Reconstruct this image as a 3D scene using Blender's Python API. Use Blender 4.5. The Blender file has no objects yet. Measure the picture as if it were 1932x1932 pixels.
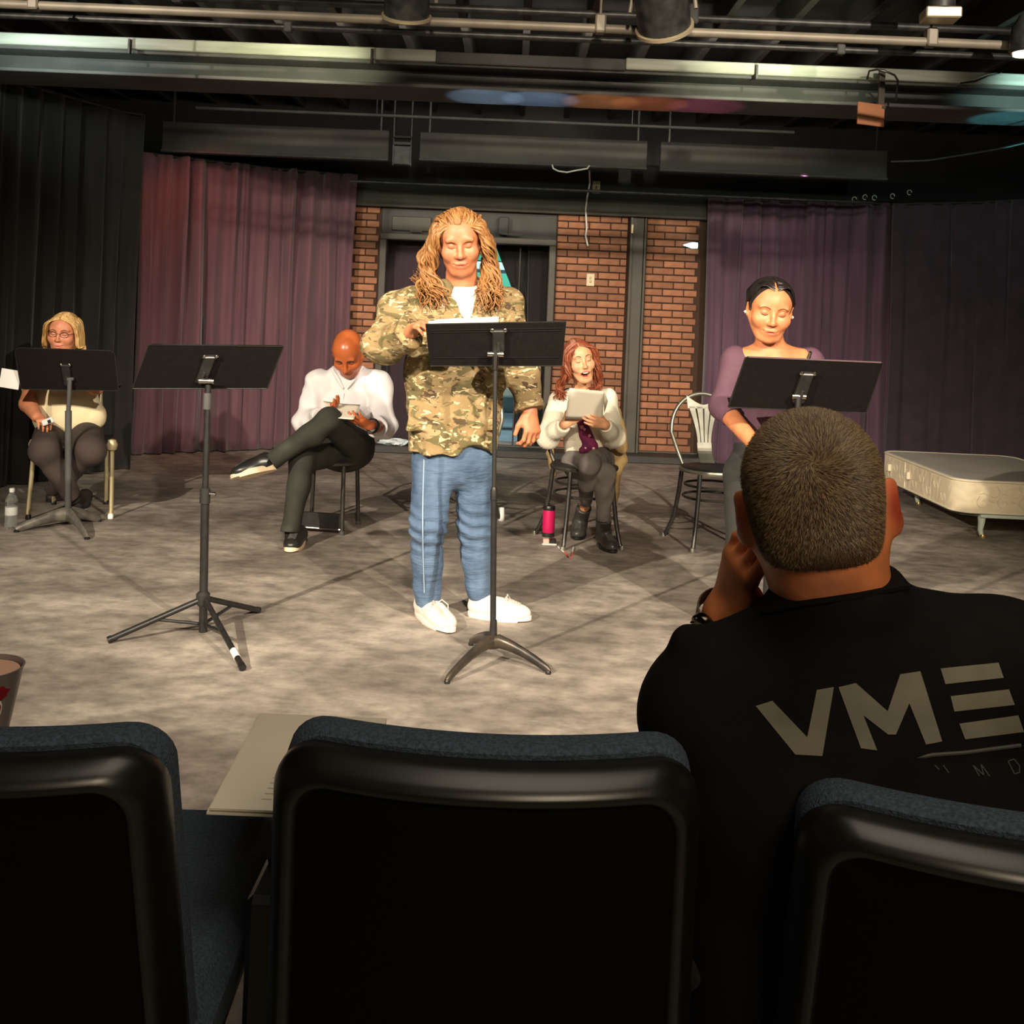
import bpy, math, random
import numpy as np
from mathutils import Vector, Matrix
rnd = random.Random(7)
C = bpy.context.scene.collection
sc = bpy.context.scene
PI = math.pi
rad = math.radians

# ------------------------------------------------------------------ camera, world, lights, exposure
FPX, CAMH, ROLL = 1930.0, 1.30, rad(2.35)
cd = bpy.data.cameras.new('camera'); cam = bpy.data.objects.new('camera', cd); C.objects.link(cam)
cd.sensor_width = 36.0; cd.lens = 36.0 * FPX / 1932.0; cd.shift_y = -366.0 / 1932.0
cd.clip_start = 0.05; cd.clip_end = 100
cam.matrix_world = Matrix.Translation((0, 0, CAMH)) @ Matrix.Rotation(PI / 2, 4, 'X') @ Matrix.Rotation(ROLL, 4, 'Z')
sc.camera = cam
w = bpy.data.worlds.new('dim_house'); sc.world = w; w.use_nodes = True
w.node_tree.nodes['Background'].inputs[0].default_value = (.9, .95, 1, 1)
w.node_tree.nodes['Background'].inputs[1].default_value = 0.006
sc.view_settings.view_transform = 'Standard'; sc.view_settings.look = 'None'
sc.view_settings.exposure = 0.0; sc.view_settings.gamma = 1.0; sc.view_settings.use_curve_mapping = False

def light(name, typ, loc, target, power, col, size=.1, cone=60, blend=.5, size_y=None):
    d = bpy.data.lights.new(name, typ); d.energy = power; d.color = col
    if typ == 'SPOT':
        d.spot_size = rad(cone); d.spot_blend = blend; d.shadow_soft_size = size
    elif typ == 'AREA':
        d.size = size
        if size_y: d.shape = 'RECTANGLE'; d.size_y = size_y
    else:
        d.shadow_soft_size = size
    o = bpy.data.objects.new(name, d); C.objects.link(o); o.location = loc
    o.rotation_euler = (Vector(target) - Vector(loc)).to_track_quat('-Z', 'Y').to_euler()
    return o
WARM = (1.0, .87, .70)
light('key_spot_left', 'SPOT', (-3.3, -.5, 3.35), (.2, 6.8, .60), 3300, WARM, .05, 55, .65)
light('key_spot_right', 'SPOT', (2.5, -.6, 3.35), (-.1, 6.8, .60), 2500, WARM, .05, 55, .65)
light('centre_spot', 'SPOT', (.2, -.8, 3.35), (.2, 6.6, .8), 1100, (1, .84, .64), .12, 54, .65)
light('curtain_red_wash', 'SPOT', (-2.75, 8.15, 2.72), (-2.45, 9.1, 1.3), 20, (1, .25, .15), .04, 110, .9)
light('curtain_purple_wash', 'SPOT', (2.45, 8.75, 2.62), (2.5, 9.6, 1.1), 13, (.85, .32, .62), .04, 115, .9)
light('panel_fill', 'AREA', (0, 6.75, 3.12), (0, 9.2, 2.7), 26, (1, .93, .78), 3.6, size_y=.12)  # added fill to brighten the hung panels, no lamp hangs there
light('audience_fill', 'AREA', (.4, 1.1, 3.3), (.5, 1.6, 0), 24, (1, .86, .68), 1.6)  # ambient fill added over the audience row
light('audience_back_fill', 'AREA', (.9, -1.5, 2.7), (.8, 1.3, .9), 46, (1, .80, .56), .9)  # fill added behind the seats to brighten the head and neck

# ------------------------------------------------------------------ pixel helpers (photo frame 1932 x 1932)
_c, _s = math.cos(ROLL), math.sin(ROLL)
def P(px, py, Y):
    dx, dy = px - 966.0, py - 600.0
    return np.array([(dx * _c + dy * _s) * Y / FPX, Y, CAMH - (-dx * _s + dy * _c) * Y / FPX])
def G(px, py):
    v = -(px - 966.0) * _s + (py - 600.0) * _c
    return P(px, py, FPX * CAMH / v)

# ------------------------------------------------------------------ object helpers
ORG = {}
def mesh(name, V, F, m, smooth=True, angle=None):
    me = bpy.data.meshes.new(name)
    me.from_pydata([tuple(map(float, v)) for v in V], [], [tuple(map(int, f)) for f in F])
    if m is not None: me.materials.append(m)
    if smooth:
        me.polygons.foreach_set('use_smooth', [True] * len(me.polygons))
        if angle is not None: me.set_sharp_from_angle(angle=rad(angle))
    me.update()
    return me
def mesh_np(name, V, Q, m, col=None):
    me = bpy.data.meshes.new(name)
    n, q = len(V), len(Q)
    me.vertices.add(n); me.vertices.foreach_set('co', np.ascontiguousarray(V, np.float32).ravel())
    me.loops.add(q * 4); me.loops.foreach_set('vertex_index', np.ascontiguousarray(Q, np.int32).ravel())
    me.polygons.add(q); me.polygons.foreach_set('loop_start', np.arange(0, q * 4, 4, dtype=np.int32))
    me.polygons.foreach_set('loop_total', np.full(q, 4, np.int32))
    me.polygons.foreach_set('use_smooth', np.ones(q, bool))
    me.update(calc_edges=True); me.validate()
    if col is not None:
        a = me.color_attributes.new('Col', 'FLOAT_COLOR', 'POINT')
        a.data.foreach_set('color', np.concatenate([col, np.ones((n, 1))], 1).astype(np.float32).ravel())
    me.materials.append(m)
    return me
def link(name, me, parent=None, loc=None, rot=None):
    o = bpy.data.objects.new(name, me); C.objects.link(o)
    if parent is not None: o.parent = parent
    if loc is not None: o.location = loc
    if rot is not None: o.rotation_euler = rot
    return o
def tag(o, label=None, cat=None, group=None, kind=None):
    if label: o['label'] = label
    if cat: o['category'] = cat
    if group: o['group'] = group
    if kind: o['kind'] = kind
    return o
def thing(name, label, cat, loc=(0, 0, 0), rz=0, group=None):
    o = bpy.data.objects.new(name, None); C.objects.link(o); o.empty_display_size = .1
    o.location = tuple(map(float, loc)); o.rotation_euler = (0, 0, rz)
    return tag(o, label, cat, group)
def dup(root, loc, rz, label=None, group=None):
    r = root.copy(); C.objects.link(r); r.location = tuple(map(float, loc)); r.rotation_euler = (0, 0, rz)
    if label: r['label'] = label
    if group: r['group'] = group
    for ch in list(root.children):
        c = ch.copy(); C.objects.link(c); c.parent = r
        for g in list(ch.children):
            d = g.copy(); C.objects.link(d); d.parent = c
    return r

class MB:
    def __init__(s): s.V = []; s.F = []
    def add(s, V, F):
        b = len(s.V); s.V += [tuple(v) for v in V]; s.F += [tuple(i + b for i in f) for f in F]; return s
    def box(s, c, size, M=None):
        hx, hy, hz = [q / 2 for q in size]
        V = [Vector((x, y, z)) for x in (-hx, hx) for y in (-hy, hy) for z in (-hz, hz)]
        if M is not None: V = [M @ v for v in V]
        V = [v + Vector(c) for v in V]
        return s.add(V, [(0, 1, 3, 2), (4, 6, 7, 5), (0, 4, 5, 1), (2, 3, 7, 6), (0, 2, 6, 4), (1, 5, 7, 3)])
    def bbox(s, c, size, b, M=None):
        """box with bevelled edges: eight corners cut"""
        hx, hy, hz = [q / 2 for q in size]
        V = []; idx = {}
        for sx in (-1, 1):
            for sy in (-1, 1):
                for sz in (-1, 1):
                    for ax in range(3):
                        p = [sx * (hx - b), sy * (hy - b), sz * (hz - b)]
                        p[ax] = (sx * hx, sy * hy, sz * hz)[ax]
                        idx[(sx, sy, sz, ax)] = len(V); V.append(Vector(p))
        F = []
        for ax in range(3):
            o = [i for i in range(3) if i != ax]
            for sg in (-1, 1):
                q = []
                for (a, bb) in ((-1, -1), (1, -1), (1, 1), (-1, 1)):
                    k = [0, 0, 0]; k[ax] = sg; k[o[0]] = a; k[o[1]] = bb; q.append(idx[(*k, ax)])
                if (sg > 0) == (ax == 1): q.reverse()
                F.append(tuple(q))
        for ax in range(3):
            o = [i for i in range(3) if i != ax]
            for a in (-1, 1):
                for bb in (-1, 1):
                    k0 = [0, 0, 0]; k0[ax] = -1; k0[o[0]] = a; k0[o[1]] = bb
                    k1 = list(k0); k1[ax] = 1
                    F.append((idx[(*k0, o[0])], idx[(*k1, o[0])], idx[(*k1, o[1])], idx[(*k0, o[1])]))
        for sx in (-1, 1):
            for sy in (-1, 1):
                for sz in (-1, 1): F.append(tuple(idx[(sx, sy, sz, a)] for a in range(3)))
        if M is not None: V = [M @ v for v in V]
        return s.add([v + Vector(c) for v in V], F)
    def tube(s, pts, r, n=10, closed=False, cap=True, flat=1.0, up=None):
        pts = [Vector(tuple(map(float, p))) for p in pts]; m = len(pts)
        rr = r if hasattr(r, '__len__') else [r] * m
        V = []; F = []; prev = Vector(up) if up is not None else None
        for i, p in enumerate(pts):
            a = pts[(i - 1) % m] if (closed or i > 0) else p
            b = pts[(i + 1) % m] if (closed or i < m - 1) else p
            t = (b - a).normalized()
            if prev is None: prev = t.orthogonal()
            u = (prev - t * prev.dot(t)); u = u.normalized() if u.length > 1e-6 else t.orthogonal().normalized()
            prev = u; v = t.cross(u)
            for k in range(n):
                an = 2 * PI * k / n
                V.append(p + u * math.cos(an) * rr[i] + v * math.sin(an) * rr[i] * flat)
        for i in range(m if closed else m - 1):
            j = (i + 1) % m
            for k in range(n): F.append((i * n + k, i * n + (k + 1) % n, j * n + (k + 1) % n, j * n + k))
        if cap and not closed: F += [tuple(range(n))[::-1], tuple((m - 1) * n + k for k in range(n))]
        return s.add(V, F)
    def lathe(s, prof, c=(0, 0, 0), n=24, M=None):
        V = []; F = []; m = len(prof)
        for r, z in prof:
            for k in range(n):
                v = Vector((r * math.cos(2 * PI * k / n), r * math.sin(2 * PI * k / n), z))
                V.append((M @ v if M is not None else v) + Vector(tuple(map(float, c))))
        for i in range(m - 1):
            for k in range(n): F.append((i * n + k, i * n + (k + 1) % n, (i + 1) * n + (k + 1) % n, (i + 1) * n + k))
        F += [tuple(range(n))[::-1], tuple((m - 1) * n + k for k in range(n))]
        return s.add(V, F)
    def prism(s, poly, d, M=None):
        """poly in x,z ; extruded +-d/2 along y"""
        n = len(poly)
        V = [Vector((x, -d / 2, z)) for x, z in poly] + [Vector((x, d / 2, z)) for x, z in poly]
        if M is not None: V = [M @ v for v in V]
        return s.add(V, [tuple(range(n)), tuple(range(2 * n - 1, n - 1, -1))] + [(i, n + i, n + (i + 1) % n, (i + 1) % n) for i in range(n)])
    def grid(s, fn, nu, nv, closed=False):
        V = [fn(i / nu, j / nv) for i in range(nu + 1) for j in range(nv + 1)]
        w = nv + 1
        return s.add(V, [(i * w + j, (i + 1) * w + j, (i + 1) * w + j + 1, i * w + j + 1) for i in range(nu) for j in range(nv)])
    def build(s, name, m, parent=None, loc=None, smooth=True, angle=40, org=None, rot=None):
        V = s.V
        if org is not None: V = [(v[0] - org[0], v[1] - org[1], v[2] - org[2]) for v in V]
        return link(name, mesh(name, V, s.F, m, smooth, angle), parent, loc, rot)

# ------------------------------------------------------------------ materials
def srgb(r, g, b):
    f = lambda c: (c / 255 / 12.92) if c / 255 <= .04045 else ((c / 255 + .055) / 1.055) ** 2.4
    return (f(r), f(g), f(b))
def mat(name, col, rough=.6, metal=0., col2=None, scale=6., bump=0., bscale=60., stretch=(1, 1, 1), detail=4., sheen=0., spec=.5,
        lo=.35, hi=.65, attr=False, coat=0., objrand=0., trans=0., emit=None, estr=0., bstretch=None, sss=0.):
    m = bpy.data.materials.new(name); m.use_nodes = True
    nt = m.node_tree; N = nt.nodes; L = nt.links; b = N['Principled BSDF']
    b.inputs['Roughness'].default_value = rough; b.inputs['Metallic'].default_value = metal
    b.inputs['Specular IOR Level'].default_value = spec
    b.inputs['Base Color'].default_value = (*col, 1)
    if sheen: b.inputs['Sheen Weight'].default_value = sheen
    if coat: b.inputs['Coat Weight'].default_value = coat
    if trans: b.inputs['Transmission Weight'].default_value = trans
    if sss:
        b.inputs['Subsurface Weight'].default_value = sss; b.inputs['Subsurface Radius'].default_value = (.02, .006, .003)
    if emit: b.inputs['Emission Color'].default_value = (*emit, 1); b.inputs['Emission Strength'].default_value = estr
    tc = N.new('ShaderNodeTexCoord')
    src = None
    if attr:
        a = N.new('ShaderNodeAttribute'); a.attribute_name = 'Col'; src = a.outputs['Color']
    if col2 is not None:
        mp = N.new('ShaderNodeMapping'); mp.inputs['Scale'].default_value = stretch
        L.new(tc.outputs['Object'], mp.inputs[0])
        nz = N.new('ShaderNodeTexNoise'); nz.inputs['Scale'].default_value = scale; nz.inputs['Detail'].default_value = detail
        L.new(mp.outputs[0], nz.inputs['Vector'])
        mr = N.new('ShaderNodeMapRange'); mr.inputs[1].default_value = lo; mr.inputs[2].default_value = hi
        L.new(nz.outputs['Fac'], mr.inputs[0])
        mx = N.new('ShaderNodeMix'); mx.data_type = 'RGBA'
        L.new(mr.outputs[0], mx.inputs['Factor'])
        mx.inputs['A'].default_value = (*col, 1); mx.inputs['B'].default_value = (*col2, 1)
        if src is not None:
            ml = N.new('ShaderNodeMix'); ml.data_type = 'RGBA'; ml.blend_type = 'MULTIPLY'; ml.inputs['Factor'].default_value = 1
            L.new(src, ml.inputs['A']); L.new(mx.outputs['Result'], ml.inputs['B']); src = ml.outputs['Result']
        else: src = mx.outputs['Result']
    if objrand:
        oi = N.new('ShaderNodeObjectInfo'); hs = N.new('ShaderNodeHueSaturation')
        mr2 = N.new('ShaderNodeMapRange'); mr2.inputs[3].default_value = 1 - objrand; mr2.inputs[4].default_value = 1 + objrand
        L.new(oi.outputs['Random'], mr2.inputs[0]); L.new(mr2.outputs[0], hs.inputs['Value'])
        if src is not None: L.new(src, hs.inputs['Color'])
        else: hs.inputs['Color'].default_value = (*col, 1)
        src = hs.outputs['Color']
    if src is not None: L.new(src, b.inputs['Base Color'])
    if bump:
        mp2 = N.new('ShaderNodeMapping'); mp2.inputs['Scale'].default_value = bstretch or (1, 1, 1)
        L.new(tc.outputs['Object'], mp2.inputs[0])
        n2 = N.new('ShaderNodeTexNoise'); n2.inputs['Scale'].default_value = bscale; n2.inputs['Detail'].default_value = 3
        L.new(mp2.outputs[0], n2.inputs['Vector'])
        bp = N.new('ShaderNodeBump'); bp.inputs['Strength'].default_value = bump; bp.inputs['Distance'].default_value = .01
        L.new(n2.outputs['Fac'], bp.inputs['Height']); L.new(bp.outputs[0], b.inputs['Normal'])
    return m
# ------------------------------------------------------------------ organic surfaces: smooth unions of rounded volumes, polygonised sparsely
A = lambda *v: np.array(v if len(v) > 1 else v[0], float)
def unit(v):
    v = np.asarray(v, float); return v / (np.linalg.norm(v) + 1e-12)
class Pr:
    __slots__ = ('f', 'c', 'r', 'op', 'k')
    def __init__(s, f, c, r, op='u', k=.02): s.f = f; s.c = np.asarray(c, float); s.r = r; s.op = op; s.k = k
def cone(a, b, ra, rb, k=.02, op='u', cut=False, cut0=False):
    a = A(a); b = A(b); d = b - a; L2 = float(d @ d) + 1e-12; L = math.sqrt(L2); n = d / L
    a32, d32, n32 = a.astype(np.float32), d.astype(np.float32), n.astype(np.float32)
    def f(p):
        q = p - a32; t = q @ d32 / np.float32(L2); tc = np.clip(t, 0, 1)
        r = np.linalg.norm(q - tc[:, None] * d32, axis=1) - (ra + (rb - ra) * tc)
        if cut: r = np.maximum(r, (t - 1) * L)
        if cut0: r = np.maximum(r, -t * L)
        return r
    return Pr(f, (a + b) / 2, L / 2 + max(ra, rb), op, k)
def ell(c, r, M=None, k=.02, op='u'):
    c = A(c); r = A(r); M = np.eye(3) if M is None else np.asarray(M, float)
    W = (M / r).astype(np.float32); c32 = c.astype(np.float32); ir = (1 / r).astype(np.float32)
    def f(p):
        q = (p - c32) @ W; k0 = np.linalg.norm(q, axis=1); k1 = np.linalg.norm(q * ir, axis=1) + 1e-9
        return k0 * (k0 - 1) / k1
    return Pr(f, c, float(r.max()), op, k)
def ecap(a, b, ra, rb, lat, k=.03, op='u', cut=False, cut0=False):
    """capsule of elliptical section; ra, rb = (lateral, depth)"""
    a = A(a); b = A(b); d = b - a; L = np.linalg.norm(d); z = d / L; x = unit(A(lat) - z * (A(lat) @ z)); y = np.cross(z, x)
    M = np.stack([x, y, z], 1).astype(np.float32); a32 = a.astype(np.float32)
    def f(p):
        q = (p - a32) @ M; t = np.clip(q[:, 2] / L, 0, 1)
        rl = ra[0] + (rb[0] - ra[0]) * t; rd = ra[1] + (rb[1] - ra[1]) * t; rc = np.minimum(rl, rd)
        X = q[:, 0] / rl; Y = q[:, 1] / rd; Z = (q[:, 2] - t * L) / rc
        k0 = np.sqrt(X * X + Y * Y + Z * Z); k1 = np.sqrt((X / rl) ** 2 + (Y / rd) ** 2 + (Z / rc) ** 2) + 1e-9
        r = k0 * (k0 - 1) / k1
        if cut: r = np.maximum(r, q[:, 2] - L)
        if cut0: r = np.maximum(r, -q[:, 2])
        return r
    return Pr(f, (a + b) / 2, L / 2 + max(ra + rb), op, k)
def rbox(c, h, M=None, r=.01, k=.01, op='u'):
    c = A(c); h = A(h); M = np.eye(3) if M is None else np.asarray(M, float)
    M32 = M.astype(np.float32); c32 = c.astype(np.float32); h32 = (h - r).astype(np.float32)
    def f(p):
        q = np.abs((p - c32) @ M32) - h32
        return np.linalg.norm(np.maximum(q, 0), axis=1) + np.minimum(q.max(axis=1), 0) - r
    return Pr(f, c, float(np.linalg.norm(h)), op, k)
def half(pt, n, k=.003):
    """keep the side the normal points away from"""
    pt = A(pt).astype(np.float32); n = unit(n).astype(np.float32)
    return Pr(lambda p: (p - pt) @ n, pt, 1e9, 'i', k)
def ev(prims, p):
    d = np.full(len(p), 10., np.float32)
    for q in prims:
        e = q.f(p)
        if q.op == 'u':
            h = np.clip(.5 + .5 * (e - d) / q.k, 0, 1); d = e + (d - e) * h - q.k * h * (1 - h)
        else:
            if q.op == 's': e = -e
            h = np.clip(.5 - .5 * (e - d) / q.k, 0, 1); d = e + (d - e) * h + q.k * h * (1 - h)
    return d
def polygonise(prims, h, disp=None, amp=0., B=14):
    us = [q for q in prims if q.op == 'u']
    lo = np.min([q.c - q.r for q in us], 0) - .02; hi = np.max([q.c + q.r for q in us], 0) + .02
    bs = B * h; nb = np.ceil((hi - lo) / bs).astype(int)
    g = np.stack(np.meshgrid(*[np.arange(n) for n in nb], indexing='ij'), -1).reshape(-1, 3)
    cen = (lo + (g + .5) * bs).astype(np.float32)
    hd = bs * .8661
    d = ev(prims, cen); keep = np.abs(d) < hd * 1.25 + amp + .004
    g = g[keep]; cen = cen[keep].astype(float)
    ax = np.arange(B + 1); loc = np.stack(np.meshgrid(ax, ax, ax, indexing='ij'), -1).reshape(-1, 3)
    NX = nb * B + 2; kx, ky = int(NX[1] * NX[2]), int(NX[2])
    keys = []; pos = []; eds = []
    off = np.array([(i, j, k) for i in (0, 1) for j in (0, 1) for k in (0, 1)])
    epairs = [(a, b) for a in range(8) for b in range(a + 1, 8) if np.abs(off[a] - off[b]).sum() == 1]
    pc = np.array([q.c for q in prims]); pr = np.array([min(q.r, 1e8) for q in prims]); pk = np.array([q.k for q in prims])
    for gi, ce in zip(g, cen):
        near = np.linalg.norm(pc - ce, axis=1) - pr < hd + pk + .012 + amp
        act = [q for q, n in zip(prims, near) if n or q.r > 1e7]
        base = gi * B
        pts = (lo + (base + loc) * h).astype(np.float32)
        v = ev(act, pts)
        if disp is not None: v = v - disp(pts)
        v = v.reshape(B + 1, B + 1, B + 1); s = v < 0
        if s.all() or not s.any(): continue
        c8 = [s[i:B + i, j:B + j, k:B + k] for i, j, k in off]
        cnt = sum(c.astype(np.int8) for c in c8); mix = (cnt > 0) & (cnt < 8)
        ci = np.argwhere(mix)
        if len(ci):
            vv = np.stack([v[ci[:, 0] + o[0], ci[:, 1] + o[1], ci[:, 2] + o[2]] for o in off], 1)
            acc = np.zeros((len(ci), 3)); num = np.zeros(len(ci))
            for a, b in epairs:
                va, vb = vv[:, a], vv[:, b]; cr = (va < 0) != (vb < 0)
                t = np.where(cr, va / np.where(cr, va - vb, 1), 0)
                acc += cr[:, None] * (off[a] + t[:, None] * (off[b] - off[a])); num += cr
            pos.append(lo + (base + ci + acc / num[:, None]) * h)
            gc = base + ci; keys.append(gc[:, 0] * kx + gc[:, 1] * ky + gc[:, 2])
        for axn in range(3):
            sh = [slice(0, B)] * 3; s0 = s[tuple(sh)]; sh[axn] = slice(1, B + 1); s1 = s[tuple(sh)]
            e = np.argwhere(s0 != s1)
            if len(e):
                ge = base + e
                eds.append((axn, ge, s0[e[:, 0], e[:, 1], e[:, 2]]))
    K = np.concatenate(keys); V = np.concatenate(pos); o = np.argsort(K); K = K[o]; V = V[o]
    quads = []
    st = (kx, ky, 1)
    for axn, ge, ins in eds:
        b_, c_ = [(1, 2), (2, 0), (0, 1)][axn]
        k0 = ge[:, 0] * kx + ge[:, 1] * ky + ge[:, 2]
        q4 = np.stack([k0 - st[b_] - st[c_], k0 - st[c_], k0, k0 - st[b_]], 1)
        ix = np.minimum(np.searchsorted(K, q4), len(K) - 1); ok = (K[ix] == q4).all(1)
        ix = ix[ok]; fl = ~ins[ok]; ix[fl] = ix[fl][:, ::-1]; quads.append(ix)
    return V, np.concatenate(quads)
def waves(seed, n=5, f=(14, 34), amp=.004, zs=1.0):
    r = np.random.RandomState(seed); D = r.normal(size=(n, 3)); D[:, 2] *= zs; D /= np.linalg.norm(D, axis=1)[:, None]
    F = r.uniform(f[0], f[1], n); E = r.normal(size=(n, 3)); E /= np.linalg.norm(E, axis=1)[:, None]; ph = r.uniform(0, 6, n)
    D = (D * F[:, None]).astype(np.float32); E = (E * F[:, None] * .45).astype(np.float32)
    def g(p):
        o = np.zeros(len(p), np.float32)
        for i in range(n):
            o += np.sin(p @ D[i] + ph[i] + 1.6 * np.sin(p @ E[i]))
        return o * (amp / n ** .5)
    return g
def organic(name, prims, h, m, parent, org, disp=None, amp=0., paint=None, base=None):
    V, Q = polygonise(prims, h, disp, amp)
    col = None
    if base is not None:
        col = np.tile(np.array(base), (len(V), 1))
        for c, r, M, co, soft in (paint or []):
            k0 = np.linalg.norm(((V - c) @ M) / r, axis=1)
            wgt = np.clip((1 - k0) / soft, 0, 1)[:, None]; col = col * (1 - wgt) + np.array(co) * wgt
    return link(name, mesh_np(name, V - np.asarray(org), Q, m, col), parent)
def frame(yaw=0, pitch=0, roll=0):
    """columns x, y (face), z (up); yaw>0 turns to picture right, pitch>0 nods down, roll>0 tilts the crown to picture right; base faces the camera"""
    cy, sy = math.cos(yaw), math.sin(yaw)
    y = np.array([sy, -cy, 0.]); z = np.array([0, 0, 1.]); 
    y2 = y * math.cos(pitch) - z * math.sin(pitch); z2 = z * math.cos(pitch) + y * math.sin(pitch)
    x = np.cross(y2, z2)
    x3 = x * math.cos(roll) + z2 * math.sin(roll); z3 = z2 * math.cos(roll) - x * math.sin(roll)
    return np.stack([x3, y2, z3], 1)
class Head:
    def __init__(s, c, F, sc_=1.0, jaw=1.0, nose=1.0, mouth=0., brow=1.0, cheek=1.0, wide=1.0, ear=1.0, grin=0., eo=0.):
        s.c = A(c); s.F = F; s.s = sc_; S = sc_; s.mouth = mouth
        def L(x, y, z): return s.c + F @ (np.array([x * wide, y, z]) * S)
        s.L = L
        E = lambda c, r, k=.015, op='u', M=F: ell(L(*c), np.array(r) * S, M, k * S, op)
        K = lambda a, b, ra, rb, k=.012: cone(L(*a), L(*b), ra * S, rb * S, k * S)
        w = wide; dj = mouth * .012
        p = [E((0, -.018, .040), (.076 * w, .094, .080)),
             E((0, .022, .028), (.069 * w, .066, .075), .03),
             E((0, .026, -.040), (.060 * jaw * w, .062, .062), .03),
             E((0, .050, -.078 - dj), (.036 * jaw * w, .036, .030), .03),
             E((0, .074, -.098 - dj), (.021 * jaw, .017, .016), .022)]
        for sx in (-1, 1):
            p += [K((sx * .060, -.005, -.030), (sx * .030 * jaw, .062, -.092 - dj), .020, .015, .025),
                  E((sx * .043, .060, -.020), (.022 * cheek, .019, .019), .025),
                  E((sx * .030, .080 - .004 * (brow < .9), .030), (.024, .009 * min(brow, 1), .008 * brow), .016)]
            if grin: p += [E((sx * .038, .066, -.032), (.019, .017, .016), .035)]
        for sx in (-1, 1): p.append(E((sx * .032, .096, .010), (.019, .017, .014), .012, 's'))
        for sx in (-1, 1): p.append(E((sx * .032, .0745, .009), (.0145, .0125, .0125), .004))
        p += [K((0, .083, .022), (0, .105 * (1 + .02 * nose), -.024), .0075 * nose, .0105 * nose, .012),
              E((0, .106, -.027), (.0115 * nose, .012 * nose, .0100), .008)]
        for sx in (-1, 1): p.append(E((sx * .0125 * nose, .096, -.030), (.0085 * nose, .011, .008), .007))
        for sx in (-1, 1): p.append(E((sx * .0065 * nose, .105, -.0375), (.0032, .005, .003), .003, 's'))
        zu, zl = -.0585, -.0715
        if mouth > .3:
            mw = .025 + .006 * grin
            p += [E((0, .083, -.064), (.030, .015, .020), .02),
                  E((0, .094, -.066 - dj * .5), (mw, .028, .006 + .013 * mouth), .006, 's'),
                  E((0, .090, zu + .0015), (mw, .009, .0048), .006), E((0, .087, zl - .016 * mouth), (.021, .008, .0055), .006),
                  E((0, .073, -.079), (.014, .012, .005), .004)]
        else:
            p += [E((0, .083, -.064), (.026, .014, .017), .02),
                  E((-.007, .0955, zu), (.0155, .0062, .0046), .005), E((.007, .0955, zu), (.0155, .0062, .0046), .005),
                  E((0, .0945, zl), (.018, .0066, .0054), .005),
                  E((0, .1035, -.0652), (.021 + .005 * grin, .0085, .0016 + .006 * mouth), .003, 's')]
            if grin:
                for sx in (-1, 1): p += [E((sx * (.023 + .004 * grin), .092, -.0625), (.005, .009, .0020), .003, 's')]
        s.face = list(p)
        for sx in (-1, 1):
            M = F @ np.array([[math.cos(.5), -sx * math.sin(.5), 0], [sx * math.sin(.5), math.cos(.5), 0], [0, 0, 1]])
            M = M
            p += [ell(L(sx * (.0815 + eo), -.008 - eo * .4, .0), np.array((.0075, .019, .031)) * S * ear, F @ rotz(-sx * (.45 + eo * 30)), .008 * S),
                  ell(L(sx * (.091 + eo), .003, .003), np.array((.006, .010, .018)) * S * ear, F @ rotz(-sx * .45), .006 * S, 's'),
                  ell(L(sx * .078, .004, -.026), np.array((.006, .008, .009)) * S, F, .006 * S)]
        s.prims = p
    def neck(s, base, r=.058, r2=None):
        return [cone(s.L(0, -.022, -.035), base, r * s.s, (r2 or r * 1.08) * s.s, .03)]
    def surf(s, xz, out=0.):
        """points of the face at head-local x, z"""
        pts = np.array([s.L(x, .17, z) for x, z in xz]).astype(np.float32); d = -s.F[:, 1].astype(np.float32)
        t = np.zeros(len(pts), np.float32)
        for _ in range(40): t += np.clip(ev(s.face, pts + t[:, None] * d), -.01, .03) * .8
        return pts + (t - out)[:, None] * d
    def paint(s, lip, blush=None, bl=None, extra=()):
        S = s.s; o = []
        if blush is not None:
            for sx in (-1, 1): o.append((s.L(sx * .045, .07, -.025), np.array((.032, .04, .026)) * S, s.F, blush, 1.2))
            o.append((s.L(0, .11, -.027), np.array((.018, .02, .016)) * S, s.F, blush, 1.2))
        if s.mouth > .3:
            o.append((s.L(0, .085, -.067), np.array((.034, .03, .014 + .014 * s.mouth)) * S, s.F, lip, .35))
            o.append((s.L(0, .076, -.068), np.array((.027, .022, .006 + .011 * s.mouth)) * S, s.F, (.10, .012, .01), .3))
        else:
            o.append((s.L(0, .098, -.0652), np.array((.027, .02, .0125)) * S, s.F, lip, .5))
            o.append((s.L(0, .094, -.0652), np.array((.020, .012, .0028)) * S, s.F, tuple(q * .25 for q in lip), .5))
        for sx in (-1, 1): o.append((s.L(sx * .032, .088, .008), np.array((.021, .02, .012)) * S, s.F, bl or lip, 1.6))
        return o + list(extra)
def trace(prims, p, d, n=60, mx=.04):
    p = np.asarray(p, np.float32); d = np.asarray(d, np.float32); t = np.zeros(len(p), np.float32)
    for _ in range(n): t += np.clip(ev(prims, p + t[:, None] * d), -.01, mx) * .8
    return p + t[:, None] * d
def rotz(a): return np.array([[math.cos(a), -math.sin(a), 0], [math.sin(a), math.cos(a), 0], [0, 0, 1.]])
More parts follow.
